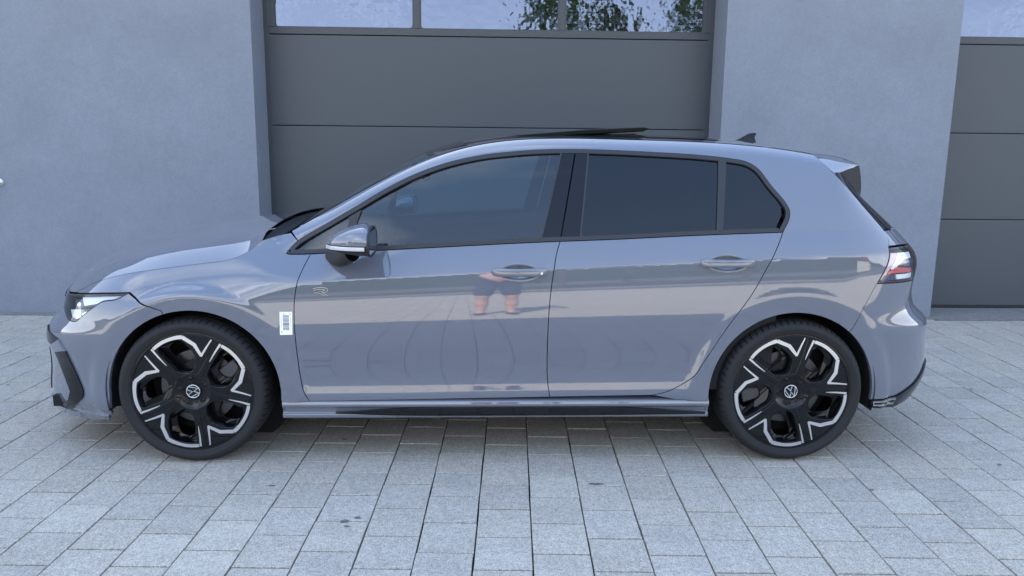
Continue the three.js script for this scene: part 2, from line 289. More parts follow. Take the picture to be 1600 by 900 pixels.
// ---------------------------------------------------------------- what stands opposite the building and shows only as reflections
{
  sheet('road', -300, 300, 12.5, 18.5, -.045, M.road = new THREE.MeshStandardMaterial({ color: lin(.06, .06, .062), roughness: .9, map: gravelMap }));
  sheet('verge', -300, 300, 18.6, 30, -.043, M.grass);
  const kerb = thing('kerb', 'long concrete kerb between the paved yard and the road', 'kerb'); obj('kerb_stone', box(60, .14, .12, 0, -.02, 12.44, .01), M.concrete, kerb);
  // hills
  const hillGeo = (() => { const g = new THREE.PlaneGeometry(1700, 260, 170, 26).rotateX(-Math.PI / 2).translate(0, 0, 520), p = g.attributes.position, uv = g.attributes.uv; for (let i = 0; i < p.count; i++) { const x = p.getX(i), z = p.getZ(i), e = sstepHill((z - 395) / 150); p.setY(i, -.5 + e * (26 + 34 * (.5 + fbm(x * .0042 + 2.2, z * .003, .3, 4)))); uv.setXY(i, x, z); } g.computeVertexNormals(); return g; })();
  function sstepHill(t) { t = Math.max(0, Math.min(1, t)); return t * t * (3 - 2 * t); }
  const h = obj('hills', hillGeo, M.hill, scene); h.userData.kind = 'structure';
  // trees
  M.bark = new THREE.MeshStandardMaterial({ color: lin(.09, .07, .05), roughness: .95 });
  M.leafA = new THREE.MeshPhysicalMaterial({ color: lin(.055, .095, .03), roughness: .8, transmission: .25, thickness: 0, side: THREE.DoubleSide });
  M.leafB = new THREE.MeshPhysicalMaterial({ color: lin(.075, .10, .05), roughness: .8, transmission: .25, thickness: 0, side: THREE.DoubleSide });
  function tree(label, x, z, H, W, lm, group) {
    const t = thing('deciduous_tree', label, 'tree', [x, -.04, z], rnd() * 6, group), limbs = [], clumps = [];
    const limb = (a, b, r0, r1) => { const A = new THREE.Vector3(...a), B = new THREE.Vector3(...b), l = A.distanceTo(B), g = new THREE.CylinderGeometry(r1, r0, l, 7); g.translate(0, l / 2, 0).applyQuaternion(new THREE.Quaternion().setFromUnitVectors(new THREE.Vector3(0, 1, 0), B.clone().sub(A).normalize())).translate(...a); limbs.push(g); };
    limb([0, 0, 0], [.06, H * .34, .04], .03 * H * .6, .02 * H * .6); limb([.06, H * .34, .04], [0, H * .78, 0], .02 * H * .6, .006 * H);
    for (let k = 0; k < 13; k++) { const a = k * 2.4, y0 = H * (.26 + .45 * k / 13), r = W * (.42 + .45 * rnd()) * (1 - .45 * k / 13), e = [Math.cos(a) * r, y0 + H * (.08 + .14 * rnd()), Math.sin(a) * r]; limb([0.03, y0, 0.02], e, .008 * H, .003 * H); clumps.push([...e, W * (.26 + .16 * rnd())]); clumps.push([e[0] * .55, e[1] + .12 * H * rnd(), e[2] * .55, W * .28]); }
    for (let k = 0; k < 5; k++) clumps.push([(rnd() - .5) * W * .5, H * (.72 + .22 * rnd()), (rnd() - .5) * W * .5, W * .25]);
    const pos = [], nor = [], n = 9000;
    for (let k = 0; k < n; k++) {
      const c = clumps[Math.floor(rnd() * clumps.length)], u = rnd() * 2 - 1, th = rnd() * 6.283, rr = c[3] * Math.pow(rnd(), .4), s = Math.sqrt(1 - u * u), C = [c[0] + rr * s * Math.cos(th), c[1] + rr * u * .8, c[2] + rr * s * Math.sin(th)];
      const d = new THREE.Vector3(rnd() - .5, rnd() - .3, rnd() - .5).normalize(), e = new THREE.Vector3(rnd() - .5, rnd() - .5, rnd() - .5).cross(d).normalize(), f = new THREE.Vector3().crossVectors(d, e), L = .06 + .06 * rnd(), w = L * .5;
      const P = [[-L, 0], [0, -w], [L, 0], [-L, 0], [L, 0], [0, w]].map(([a, b]) => [C[0] + e.x * a + f.x * b, C[1] + e.y * a + f.y * b, C[2] + e.z * a + f.z * b]); for (const p of P) { pos.push(...p); nor.push(d.x, d.y, d.z); }
    }
    const g = new THREE.BufferGeometry(); g.setAttribute('position', new THREE.Float32BufferAttribute(pos, 3)); g.setAttribute('normal', new THREE.Float32BufferAttribute(nor, 3)); g.setAttribute('uv', new THREE.Float32BufferAttribute(new Float32Array(pos.length / 3 * 2), 2));
    obj('trunk', limbs, M.bark, t); obj('crown', g, lm, t);
  }
  tree('leafy green tree standing on the verge opposite the garage door', 3.2, 20.5, 9.2, 2.2, M.leafA);
  tree('broad dark green tree on the verge opposite the pier between the garage doors', 10.0, 21, 10.2, 2.9, M.leafA);
  tree('slender pale green tree between the two larger verge trees', 6.3, 24, 8.6, 1.7, M.leafB);
  tree('low rounded tree on the verge opposite the front of the car', -13, 24, 5.2, 2.4, M.leafB);
  tree('tall spreading tree on the verge far beyond the front of the car', -24, 27, 8.5, 4.0, M.leafA);
  // houses across the road
  M.plaster = new THREE.MeshStandardMaterial({ color: lin(.62, .60, .56), roughness: .9, map: stuccoMap }); M.tiles = new THREE.MeshStandardMaterial({ color: lin(.26, .09, .05), roughness: .85, map: gravelMap }); M.darkGlass = new THREE.MeshStandardMaterial({ color: lin(.03, .035, .04), roughness: .1 });
  function house(label, x, z, w, d, h, turn) {
    const b = thing('house', label, 'house', [x, -.04, z], turn);
    obj('wall', uvBox(w, h, d, 0, h / 2, 0), M.plaster, b);
    const s = new THREE.Shape([[-d / 2 - .5, 0], [d / 2 + .5, 0], [0, d * .38]].map(p => new THREE.Vector2(...p))); obj('roof', new THREE.ExtrudeGeometry(s, { depth: w + .8, bevelEnabled: false }).rotateY(Math.PI / 2).translate(-w / 2 - .4, h - .15, 0), M.tiles, b);
    for (let k = 0; k < 4; k++) for (const y of [1.5, 4.1]) if (y + .8 < h) { const f = obj('window', box(1.1, 1.3, .08, -w / 2 + w * (k + .5) / 4, y, -d / 2 - .03), M.plaster, b); obj('window_pane', box(.95, 1.15, .04, -w / 2 + w * (k + .5) / 4, y, -d / 2 - .06), M.darkGlass, f); }
    const dr = obj('door', box(1.0, 2.1, .08, 0, 1.05, -d / 2 - .03), M.bark, b); obj('door_handle', box(.12, .02, .05, .38, 1.02, -d / 2 - .095), M.steel, dr);
  }
  house('white single-storey house with a red tiled roof beyond the rear of the car', 36, 32, 14, 8, 3.2, -.6);
  house('cream single-storey house with a red tiled roof beyond the front of the car', -40, 42, 15, 9, 3.4, .5);
}
// ---------------------------------------------------------------- the car's side skin
const clamp = (v, a, b) => Math.min(b, Math.max(a, v));
const sstep = (a, b, v) => { const t = clamp((v - a) / (b - a), 0, 1); return t * t * (3 - 2 * t); };
const mix = (a, b, t) => a + (b - a) * t;
function spline(pts) {                                  // natural cubic spline, straight beyond its ends
  const n = pts.length, x = pts.map(p => p[0]), y = pts.map(p => p[1]);
  const m = new Array(n).fill(0), u = new Array(n).fill(0);
  for (let i = 1; i < n - 1; i++) {
    const s = (x[i] - x[i - 1]) / (x[i + 1] - x[i - 1]), p = s * m[i - 1] + 2;
    m[i] = (s - 1) / p;
    u[i] = (y[i + 1] - y[i]) / (x[i + 1] - x[i]) - (y[i] - y[i - 1]) / (x[i] - x[i - 1]);
    u[i] = (6 * u[i] / (x[i + 1] - x[i - 1]) - s * u[i - 1]) / p;
  }
  for (let k = n - 2; k >= 0; k--) m[k] = m[k] * m[k + 1] + u[k];
  return v => {
    if (v <= x[0]) { const h = x[1] - x[0]; return y[0] + (v - x[0]) * ((y[1] - y[0]) / h - h * m[1] / 6); }
    if (v >= x[n - 1]) { const h = x[n - 1] - x[n - 2]; return y[n - 1] + (v - x[n - 1]) * ((y[n - 1] - y[n - 2]) / h + h * m[n - 2] / 6); }
    let i = 0; while (v > x[i + 1]) i++;
    const h = x[i + 1] - x[i], a = (x[i + 1] - v) / h, b = 1 - a;
    return a * y[i] + b * y[i + 1] + ((a * a * a - a) * m[i] + (b * b * b - b) * m[i + 1]) * h * h / 6;
  };
}
const yCrease = spline([[-2.2, .742], [-.9, .806], [-.1, .852], [.77, .899], [1.6, .94], [2.1, .955]]);
const yBelt = spline([[-1.2, .905], [-.54, .936], [.157, .977], [.88, 1.013], [1.4, 1.036]]);
const yRail = spline([[-1.05, .925], [-.941, .986], [-.659, 1.149], [-.366, 1.302], [-.076, 1.392], [.264, 1.423], [.6, 1.421], [1.041, 1.408], [1.3, 1.385], [1.5, 1.352], [1.75, 1.29]]);
const yWing = spline([[-2.2, .745], [-1.84, .768], [-1.6, .822], [-1.27, .872], [-.95, .94]]);
const lowProfile = spline([[.16, .822], [.22, .850], [.260, .8680], [.300, .8768], [.345, .8738], [.395, .8704], [.46, .8745], [.54, .8845], [.62, .890], [.68, .8905], [.74, .888], [.80, .884], [.86, .878]]);
const noseX = spline([[.12, -2.19], [.2, -2.18], [.3, -2.168], [.45, -2.160], [.52, -2.160], [.577, -2.130], [.61, -2.094], [.645, -2.067], [.70, -2.055], [.76, -2.03], [.9, -1.93]]);
const tailX = spline([[.12, 2.03], [.22, 2.067], [.292, 2.100], [.358, 2.126], [.45, 2.126], [.55, 2.118], [.613, 2.098], [.655, 2.048], [.70, 2.016], [.80, 2.012], [.925, 2.006], [.965, 1.970], [1.033, 1.900], [1.1, 1.822], [1.17, 1.735], [1.3, 1.60]]);
const XF = -1.5, XR = 1.5, PF = .31, PR = .23, LF = .9, LR = .9;
const HUB = [[-1.315, .3235], [1.315, .3235]], ARCH = [[-1.303, .315], [1.311, .315]], ARCH_R = .37;
const HANDLES = [[.096, .857], [.992, .901]];
function skin0(x, y) {
  const yc = yCrease(x), yb = yBelt(x), yl = .16 + (y - .16) * .70 / (yc - .16);
  let zA;
  if (y <= yc) zA = lowProfile(yl);
  else {
    const s = (y - yc) / (yb - yc);
    if (s <= 1) zA = .878 - .040 * s - .010 * s * s;
    else { const g = y - yb; zA = .828 - .43 * g - .20 * g * g; }
    const t = clamp((-.15 - x) / .8, 0, 1); zA -= .06 * t * t * Math.min(1, s);
    const d = y - (Math.max(yRail(x), .985) - .055); if (d > 0) zA -= 13 * d * d;
  }
  const bF = sstep(-.70, -1.15, x);
  let z = zA;
  if (bF > 0) {
    const yw = yWing(x), y0 = mix(.775, .63, sstep(-.82, -1.35, x)), s = clamp((y - y0) / (yw - y0), 0, 1.15);
    const zB = lowProfile(yl) - .076 * Math.pow(s, 2.0);
    z = mix(zA, zB, bF);
  }
  for (const [ax, ay] of ARCH) {
    const r = Math.hypot(x - ax, y - ay);                // a proud band round each wheel arch
    if (r < .485) z = mix(z, .8915 - .085 * (.455 - r), sstep(.485, .425, r) * sstep(.17, .30, y));
  }
  for (const [hx, hy] of HANDLES) {
    const q = ((x - hx) / .092) ** 2 + ((y - hy) / .036) ** 2;
    if (q < 1) z -= .026 * (1 - q) * (1 - q);
  }
  return z;
}
const frontA = y => XF - noseX(y), rearA = y => tailX(y) - XR;
function uOf(x, y) {                                     // side-view x to the running coordinate that goes round nose and tail
  if (x < XF) return XF - LF * Math.asin(Math.min(1, (XF - x) / frontA(y)));
  if (x > XR) return XR + LR * Math.asin(Math.min(1, (x - XR) / rearA(y)));
  return x;
}
function skin(u, y, off = 0) {
  let x = u, w = 1;
  if (u < XF) { const p = Math.min(Math.PI / 2, (XF - u) / LF); x = XF - frontA(y) * Math.sin(p); w = Math.pow(Math.max(0, Math.cos(p)), 2 * PF); }
  if (u > XR) { const p = Math.min(Math.PI / 2, (u - XR) / LR); x = XR + rearA(y) * Math.sin(p); w = Math.pow(Math.max(0, Math.cos(p)), 2 * PR); }
  const z = skin0(x, y) * w;
  if (!off) return [x, y, z];
  const n = skinNormal(u, y);
  return [x + n[0] * off, y + n[1] * off, z + n[2] * off];
}
function skinNormal(u, y) {
  const e = .003, a = skin(u - e, y), b = skin(u + e, y), c = skin(u, y - e), d = skin(u, y + e);
  const p = [b[0] - a[0], b[1] - a[1], b[2] - a[2]], q = [d[0] - c[0], d[1] - c[1], d[2] - c[2]];
  const n = [p[1] * q[2] - p[2] * q[1], p[2] * q[0] - p[0] * q[2], p[0] * q[1] - p[1] * q[0]];
  const l = Math.hypot(...n) || 1; return n.map(v => v / l);
}
const skinZ = (x, y) => skin(uOf(x, y), y)[2];
// ---------------------------------------------------------------- car: materials and panel builder
M.paint = new THREE.MeshPhysicalMaterial({ color: lin(.119, .131, .164), roughness: .04, clearcoat: 1, clearcoatRoughness: .005, ior: 1.75 });
M.gloss = new THREE.MeshPhysicalMaterial({ color: lin(.006, .006, .007), roughness: .06, ior: 1.42 });
M.trim = new THREE.MeshStandardMaterial({ color: lin(.022, .022, .023), roughness: .48 });
M.plastic = new THREE.MeshStandardMaterial({ color: lin(.018, .018, .019), roughness: .62 });
M.felt = new THREE.MeshStandardMaterial({ color: lin(.010, .010, .010), roughness: .95 });
M.rubber = new THREE.MeshStandardMaterial({ color: lin(.011, .011, .012), roughness: .75 });
M.cut = new THREE.MeshStandardMaterial({ color: lin(.72, .72, .73), metalness: 1, roughness: .34 });
M.chrome = new THREE.MeshStandardMaterial({ color: lin(.80, .81, .83), metalness: 1, roughness: .06 });
M.disc = new THREE.MeshStandardMaterial({ color: lin(.10, .10, .105), metalness: .9, roughness: .42 });
M.caliper = new THREE.MeshStandardMaterial({ color: lin(.10, .10, .105), roughness: .5, metalness: .4 });
M.glass = new THREE.MeshPhysicalMaterial({ color: lin(.42, .58, .62), transmission: 1, thickness: 0, roughness: 0, ior: 1.75 });
M.tint = new THREE.MeshPhysicalMaterial({ color: lin(.016, .024, .04), transmission: 1, thickness: 0, roughness: 0, ior: 1.55 });
M.lens = new THREE.MeshPhysicalMaterial({ color: lin(.96, .97, .98), transmission: 1, thickness: 0, roughness: 0, ior: 1.5 });
M.white = new THREE.MeshPhysicalMaterial({ color: lin(.78, .79, .80), roughness: .25, clearcoat: .6 });
M.badge = new THREE.MeshStandardMaterial({ color: lin(.42, .43, .45), metalness: 1, roughness: .3 });
M.lampClear = new THREE.MeshPhysicalMaterial({ color: lin(.50, .51, .53), roughness: .12, clearcoat: 1 });
M.lampDark = new THREE.MeshStandardMaterial({ color: lin(.035, .038, .045), roughness: .3 });
M.lampRed = new THREE.MeshPhysicalMaterial({ color: lin(.50, .045, .05), roughness: .2, clearcoat: 1 });
M.lampPink = new THREE.MeshPhysicalMaterial({ color: lin(.62, .42, .43), roughness: .25, clearcoat: 1 });
M.lampNavy = new THREE.MeshPhysicalMaterial({ color: lin(.02, .025, .09), roughness: .15, clearcoat: 1 });
M.cloth = new THREE.MeshStandardMaterial({ color: lin(.020, .021, .023), roughness: .9 });
M.liner = new THREE.MeshStandardMaterial({ color: lin(.10, .105, .11), roughness: .95 });
M.blade = new THREE.MeshPhysicalMaterial({ color: lin(.008, .009, .012), roughness: .4, specularIntensity: .35 });

function smooth(pts, per = 8) {                             // an open curve through the points
  if (pts.length < 3) return pts;
  const c = new THREE.CatmullRomCurve3(pts.map(p => new THREE.Vector3(p[0], p[1], 0)), false, 'centripetal'), n = (pts.length - 1) * per;
  return Array.from({ length: n + 1 }, (_, i) => { const v = c.getPoint(i / n); return [v.x, v.y]; });
}
const arc = (cx, cy, r, a0, a1, n = 40) => Array.from({ length: n + 1 }, (_, i) => { const a = (a0 + (a1 - a0) * i / n) * Math.PI / 180; return [cx + r * Math.cos(a), cy + r * Math.sin(a)]; });
const UEND = XF - LF * Math.PI / 2, UTAIL = XR + LR * Math.PI / 2;
const area2 = p => p.reduce((s, a, i) => { const b = p[(i + 1) % p.length]; return s + a[0] * b[1] - b[0] * a[1]; }, 0);
function toU(outline, step = .022) {                        // dense outline in running coordinates, anticlockwise; a third entry marks a point given as u
  const out = [], P = outline.map(p => p[2] ? [p[0], p[1]] : [uOf(p[0], p[1]), p[1]]);
  for (let i = 0; i < P.length; i++) { const a = P[i], b = P[(i + 1) % P.length], n = Math.max(1, Math.ceil(Math.hypot(b[0] - a[0], b[1] - a[1]) / step)); for (let k = 0; k < n; k++) { const q = [mix(a[0], b[0], k / n), mix(a[1], b[1], k / n)], l = out[out.length - 1]; if (!l || Math.hypot(q[0] - l[0], q[1] - l[1]) > 4e-4) out.push(q); } }
  if (Math.hypot(out[0][0] - out[out.length - 1][0], out[0][1] - out[out.length - 1][1]) < 4e-4) out.pop();
  return area2(out) < 0 ? out.reverse() : out;
}
function inset(P, d) {
  const n = P.length;
  return P.map((p, i) => {
    const a = P[(i + n - 1) % n], b = P[(i + 1) % n];
    let e = [p[0] - a[0], p[1] - a[1]], f = [b[0] - p[0], b[1] - p[1]]; const le = Math.hypot(...e) || 1, lf = Math.hypot(...f) || 1;
    let nx = -e[1] / le - f[1] / lf, ny = e[0] / le + f[0] / lf; const l = Math.hypot(nx, ny) || 1; nx /= l; ny /= l;
    const c = Math.max(.5, nx * -e[1] / le + ny * e[0] / le);
    return [p[0] + nx * d / c, p[1] + ny * d / c];
  });
}
function clipAxis(P, ax, v, keepBelow) {
  const out = [], s = keepBelow ? 1 : -1;
  for (let i = 0; i < P.length; i++) {
    const a = P[i], b = P[(i + 1) % P.length], da = s * (v - a[ax]), db = s * (v - b[ax]);
    if (da >= 0) out.push(a);
    if ((da > 0 && db < 0) || (da < 0 && db > 0)) { const t = da / (da - db); const q = [mix(a[0], b[0], t), mix(a[1], b[1], t)]; q[ax] = v; out.push(q); }
  }
  return out;
}
function lines(a, b, step, fines = []) {
  const out = []; let v = Math.floor(a / step) * step;
  while (v < b + step) { out.push(v); const f = fines.find(q => v >= q[0] && v < q[1]); v += f ? f[2] : step; }
  return out;
}
const FINE_X = HANDLES.map(([x]) => [x - .11, x + .10, .0045]), FINE_Y = HANDLES.map(([, y]) => [y - .05, y + .045, .004]);
function panel(outline, { off = 0, du = .018, dy = .014, gap = 0, flange = .016, fine = false, raw = false, uvBoxed = false } = {}) {
  let P = raw ? outline : toU(outline); if (gap) P = inset(P, gap);
  const us = P.map(p => p[0]), ys = P.map(p => p[1]), u0 = Math.min(...us), u1 = Math.max(...us), y0 = Math.min(...ys), y1 = Math.max(...ys);
  const U = lines(u0, u1, du, fine ? FINE_X : []), Y = lines(y0, y1, dy, fine ? FINE_Y : []);
  const pos = [], nor = [], uv = [], idx = [], seen = new Map();
  const vert = (u, y) => {
    const k = Math.round(u * 1e5) + ',' + Math.round(y * 1e5); let i = seen.get(k);
    if (i === undefined) { i = pos.length / 3; seen.set(k, i); pos.push(...skin(u, y, off)); nor.push(...skinNormal(u, y)); uv.push(uvBoxed ? (u - u0) / (u1 - u0) : u, uvBoxed ? (y - y0) / (y1 - y0) : y); }
    return i;
  };
  for (let i = 0; i + 1 < U.length; i++) {
    let S = clipAxis(clipAxis(P, 0, U[i], false), 0, U[i + 1], true); if (S.length < 3) continue;
    for (let j = 0; j + 1 < Y.length; j++) {
      let Q = clipAxis(clipAxis(S, 1, Y[j], false), 1, Y[j + 1], true); if (Q.length < 3 || Math.abs(area2(Q)) < 1e-9) continue;
      Q = Q.filter((p, k) => { const l = Q[(k + Q.length - 1) % Q.length]; return Math.hypot(p[0] - l[0], p[1] - l[1]) > 2e-5; }); if (Q.length < 3) continue;
      const V = Q.map(p => new THREE.Vector2(p[0], p[1]));
      for (const t of THREE.ShapeUtils.triangulateShape(V, [])) { const [a, b, c] = t.map(k => vert(Q[k][0], Q[k][1])); if (a !== b && b !== c && a !== c) idx.push(a, b, c); }
    }
  }
  if (flange) rim(P, off, flange, pos, nor, uv, idx);
  const g = new THREE.BufferGeometry(); g.setAttribute('position', new THREE.Float32BufferAttribute(pos, 3)); g.setAttribute('normal', new THREE.Float32BufferAttribute(nor, 3)); g.setAttribute('uv', new THREE.Float32BufferAttribute(uv, 2)); g.setIndex(idx); return g;
}
function rim(P, off, flange, pos, nor, uv, idx) {            // the turned-in edge round a panel
  for (let i = 0; i < P.length; i++) {
    const a = P[i], b = P[(i + 1) % P.length], A = skin(a[0], a[1], off), B = skin(b[0], b[1], off), n = skinNormal((a[0] + b[0]) / 2, (a[1] + b[1]) / 2);
    const e = [B[0] - A[0], B[1] - A[1], B[2] - A[2]], o = new THREE.Vector3(...e).cross(new THREE.Vector3(...n)).normalize(), k = pos.length / 3;
    for (const [p, d] of [[A, 0], [B, 0], [B, flange], [A, flange]]) { pos.push(p[0] - n[0] * d, p[1] - n[1] * d, p[2] - n[2] * d); nor.push(o.x, o.y, o.z); uv.push(0, 0); }
    idx.push(k, k + 2, k + 1, k, k + 3, k + 2);
  }
}
function ring(P, w, off, flange = .01, back = 0) {           // a strip that runs round an outline, w wide
  const Q = inset(P, w), pos = [], nor = [], uv = [], idx = [], n = P.length;
  for (let i = 0; i < n; i++) { for (const p of [P[i], Q[i]]) { pos.push(...skin(p[0], p[1], off)); nor.push(...skinNormal(p[0], p[1])); uv.push(p[0], p[1]); } }
  for (let i = 0; i < n; i++) { const a = 2 * i, b = 2 * ((i + 1) % n); idx.push(a, b, a + 1, b, b + 1, a + 1); }
  rim(P, off, flange, pos, nor, uv, idx); rim([...Q].reverse(), off, flange, pos, nor, uv, idx);
  const g = new THREE.BufferGeometry(); g.setAttribute('position', new THREE.Float32BufferAttribute(pos, 3)); g.setAttribute('normal', new THREE.Float32BufferAttribute(nor, 3)); g.setAttribute('uv', new THREE.Float32BufferAttribute(uv, 2)); g.setIndex(idx); return g;
}
function surface(f, nu, nv) {                                // a grid of points f(a, b), a and b in 0..1
  const pos = [], uv = [], idx = [];
  for (let j = 0; j <= nv; j++) for (let i = 0; i <= nu; i++) { pos.push(...f(i / nu, j / nv)); uv.push(i / nu, j / nv); }
  for (let j = 0; j < nv; j++) for (let i = 0; i < nu; i++) { const a = j * (nu + 1) + i; idx.push(a, a + 1, a + nu + 2, a, a + nu + 2, a + nu + 1); }
  const g = new THREE.BufferGeometry(); g.setAttribute('position', new THREE.Float32BufferAttribute(pos, 3)); g.setAttribute('uv', new THREE.Float32BufferAttribute(uv, 2)); g.setIndex(idx); g.computeVertexNormals(); return g;
}
const strip2 = (pts, ws, depth, z = 0, bevel = 0) => {        // a flat band of changing width along a bent line, given depth
  const L = [], R = [], n = pts.length;
  for (let i = 0; i < n; i++) {
    const p = pts[i], a = pts[Math.max(0, i - 1)], b = pts[Math.min(n - 1, i + 1)];
    let e = [p[0] - a[0], p[1] - a[1]], f = [b[0] - p[0], b[1] - p[1]]; if (i === 0) e = f; if (i === n - 1) f = e;
    const le = Math.hypot(...e), lf = Math.hypot(...f); let nx = -e[1] / le - f[1] / lf, ny = e[0] / le + f[0] / lf; const l = Math.hypot(nx, ny) || 1; nx /= l; ny /= l;
    const c = Math.max(.45, nx * -e[1] / le + ny * e[0] / le), w = ws[i] / 2 / c; L.push([p[0] + nx * w, p[1] + ny * w]); R.push([p[0] - nx * w, p[1] - ny * w]);
  }
  const s = new THREE.Shape([...L, ...R.reverse()].map(p => new THREE.Vector2(...p)));
  return new THREE.ExtrudeGeometry(s, { depth, bevelEnabled: bevel > 0, bevelSize: bevel, bevelThickness: bevel, bevelSegments: 1 }).translate(0, 0, z);
};

// ---------------------------------------------------------------- car: outlines read in side view
const hoodGap = smooth([[-1.858, .730], [-1.744, .784], [-1.592, .828], [-1.434, .853], [-1.255, .877], [-1.152, .893], [-1.081, .924], [-1.021, .972]]);
const railTop = []; for (let k = 0; k <= 70; k++) { const x = -.9 + (1.428 + .9) * k / 70; railTop.push([x, yRail(x)]); }
const dloTop = smooth([[-.903, .930], [-.863, .972], [-.742, 1.044], [-.617, 1.118], [-.496, 1.191], [-.357, 1.261], [-.217, 1.311], [-.075, 1.343], [.067, 1.361], [.211, 1.372], [.354, 1.375], [.525, 1.372], [.714, 1.365], [.905, 1.355], [1.047, 1.341], [1.110, 1.329], [1.158, 1.300], [1.213, 1.222], [1.263, 1.158], [1.279, 1.122], [1.272, 1.084], [1.241, 1.033]]);
const belt = smooth([[-.80, .919], [-.54, .937], [-.21, .958], [.156, .979], [.507, .995], [.877, 1.015], [1.241, 1.031]]);
const beltFront = [[-.903, .930], [-.908, .921], [-.898, .917], [-.85, .917], [-.80, .919]];
const beltAt = x => { for (let i = 1; i < belt.length; i++) if (belt[i][0] >= x) { const a = belt[i - 1], b = belt[i]; return mix(a[1], b[1], (x - a[0]) / (b[0] - a[0])); } return belt[belt.length - 1][1]; };
const doorFront = smooth([[-.803, .919], [-.831, .854], [-.845, .811], [-.859, .725], [-.8615, .64], [-.857, .506], [-.848, .396], [-.833, .32], [-.812, .281]]);
const doorMid = smooth([[.272, .985], [.254, .925], [.228, .73], [.222, .489], [.227, .368], [.237, .302]]);
const doorRear = smooth([[.693, .310], [.766, .330], [.862, .389], [.913, .47], [1.013, .635], [1.097, .759], [1.167, .89], [1.219, .986], [1.241, 1.031]]);
const lampFront = [[-1.966, .704], [-1.901, .717], [-1.851, .7245], [-1.696, .743], [-1.566, .753]];           // headlight top edge
const lampLow = smooth([[-1.566, .753], [-1.620, .7255], [-1.684, .713], [-1.73, .685], [-1.784, .647], [-1.822, .618], [-1.858, .614], [-1.887, .621], [-1.919, .639], [-1.947, .653], [-1.965, .676], [-1.966, .704]], 6);
const dPillar = smooth([[1.428, 1.363], [1.498, 1.28], [1.590, 1.18], [1.674, 1.084], [1.716, 1.034], [1.727, .998], [1.717, .965]]);
const FA = ARCH[0], RA = ARCH[1];
const gapAngle = Math.atan2(.684 - FA[1], -1.418 - FA[0]) * 180 / Math.PI, rGapAngle = Math.atan2(.614 - RA[1], 1.558 - RA[0]) * 180 / Math.PI;
const between = (pts, x0, x1) => pts.filter(p => p[0] > x0 && p[0] < x1);

const car = thing('car', 'grey five-door hatchback car parked alongside the grey building', 'car', [-.096, 0, -4.150], 2 * Math.PI / 180);
const both = (name, g, m, parent = car, label) => [obj(name, g, m, parent, null, label), obj(name, mirrored(g), m, parent)];

// body panels
const fenderLine = [...hoodGap, [-.955, .992], [-.90, 1.003], [-.863, .972], ...[...between(dloTop, -.9, -.866)].reverse(), ...beltFront, ...doorFront.slice(1), [-.928, .279], ...arc(FA[0], FA[1], ARCH_R, -4, gapAngle, 30), [-1.418, .684], [-1.560, .7565], [-1.696, .7465], [-1.848, .7280]];
both('fender', panel(fenderLine, { gap: .0018, du: .011, dy: .009 }), M.paint);
const frameLine = [...railTop, ...dPillar.slice(1), [1.657, .814], [1.558, .614], ...arc(RA[0], RA[1], ARCH_R, rGapAngle, 184, 34), [.944, .286], [.80, .2885], ...doorRear, ...[...dloTop].reverse().filter(p => p[0] > -.862 && p[1] > 1.035 || p[0] < 1.0 && p[0] > -.862), [-.863, .972]];
both('side_frame', panel(frameLine, { gap: .0018, du: .012, dy: .010 }), M.paint);
const doorA = [...belt.filter(p => p[0] < .272), ...doorMid, ...doorFront.slice().reverse()];
const doorB = [...doorRear, ...belt.filter(p => p[0] > .275 && p[0] < 1.24).reverse(), ...doorMid];
function makeDoor(name, outline) {
  const g = panel(outline, { gap: .0018, fine: true }), out = [];
  for (const s of [1, -1]) { const d = part(name, car); obj('door_skin', s > 0 ? g : mirrored(g), M.paint, d); out.push(d); }
  return out;
}
const frontDoors = makeDoor('front_door', doorA), rearDoors = makeDoor('rear_door', doorB);
const bumperLine = [[-1.418, .684], ...arc(FA[0], FA[1], ARCH_R, gapAngle, 182, 24), [-1.678, .25], [-1.684, .206], [-1.80, .192], [UEND + .55, .19, 1], [UEND, .19, 1], [UEND, .722, 1], [UEND + .3, .720, 1], [-1.985, .706], ...lampLow.slice().reverse()];
both('front_bumper', panel(bumperLine, { gap: .0018, du: .014, dy: .010 }), M.paint);
const rearBumperLine = [[1.657, .814], [1.558, .614], ...arc(RA[0], RA[1], ARCH_R, rGapAngle, -5, 24), [1.684, .285], [1.781, .282], [1.83, .285], [1.93, .325], [2.03, .398], [UTAIL, .40, 1], [UTAIL, .655, 1], [2.0, .660], [1.945, .68], [1.925, .72], [1.915, .806]];
both('rear_bumper', panel(rearBumperLine, { gap: .0018, du: .014, dy: .010 }), M.paint);
const gateLine = [[1.716, 1.036], [1.727, 1.0], [1.719, .9725], [1.80, .973], [1.886, .9675], [1.925, .940], [1.918, .806], [1.929, .72], [1.949, .683], [2.004, .663], [UTAIL, .66, 1], [UTAIL, 1.033, 1]];
both('tailgate', panel(gateLine, { gap: .0018, du: .03 }), M.paint);
both('rear_window', panel([[1.716, 1.039], ...dPillar.filter(p => p[1] > 1.04 && p[1] < 1.285).reverse(), [1.50, 1.29], [UTAIL, 1.29, 1], [UTAIL, 1.039, 1]], { off: -.003, du: .03, gap: .002 }), M.gloss);
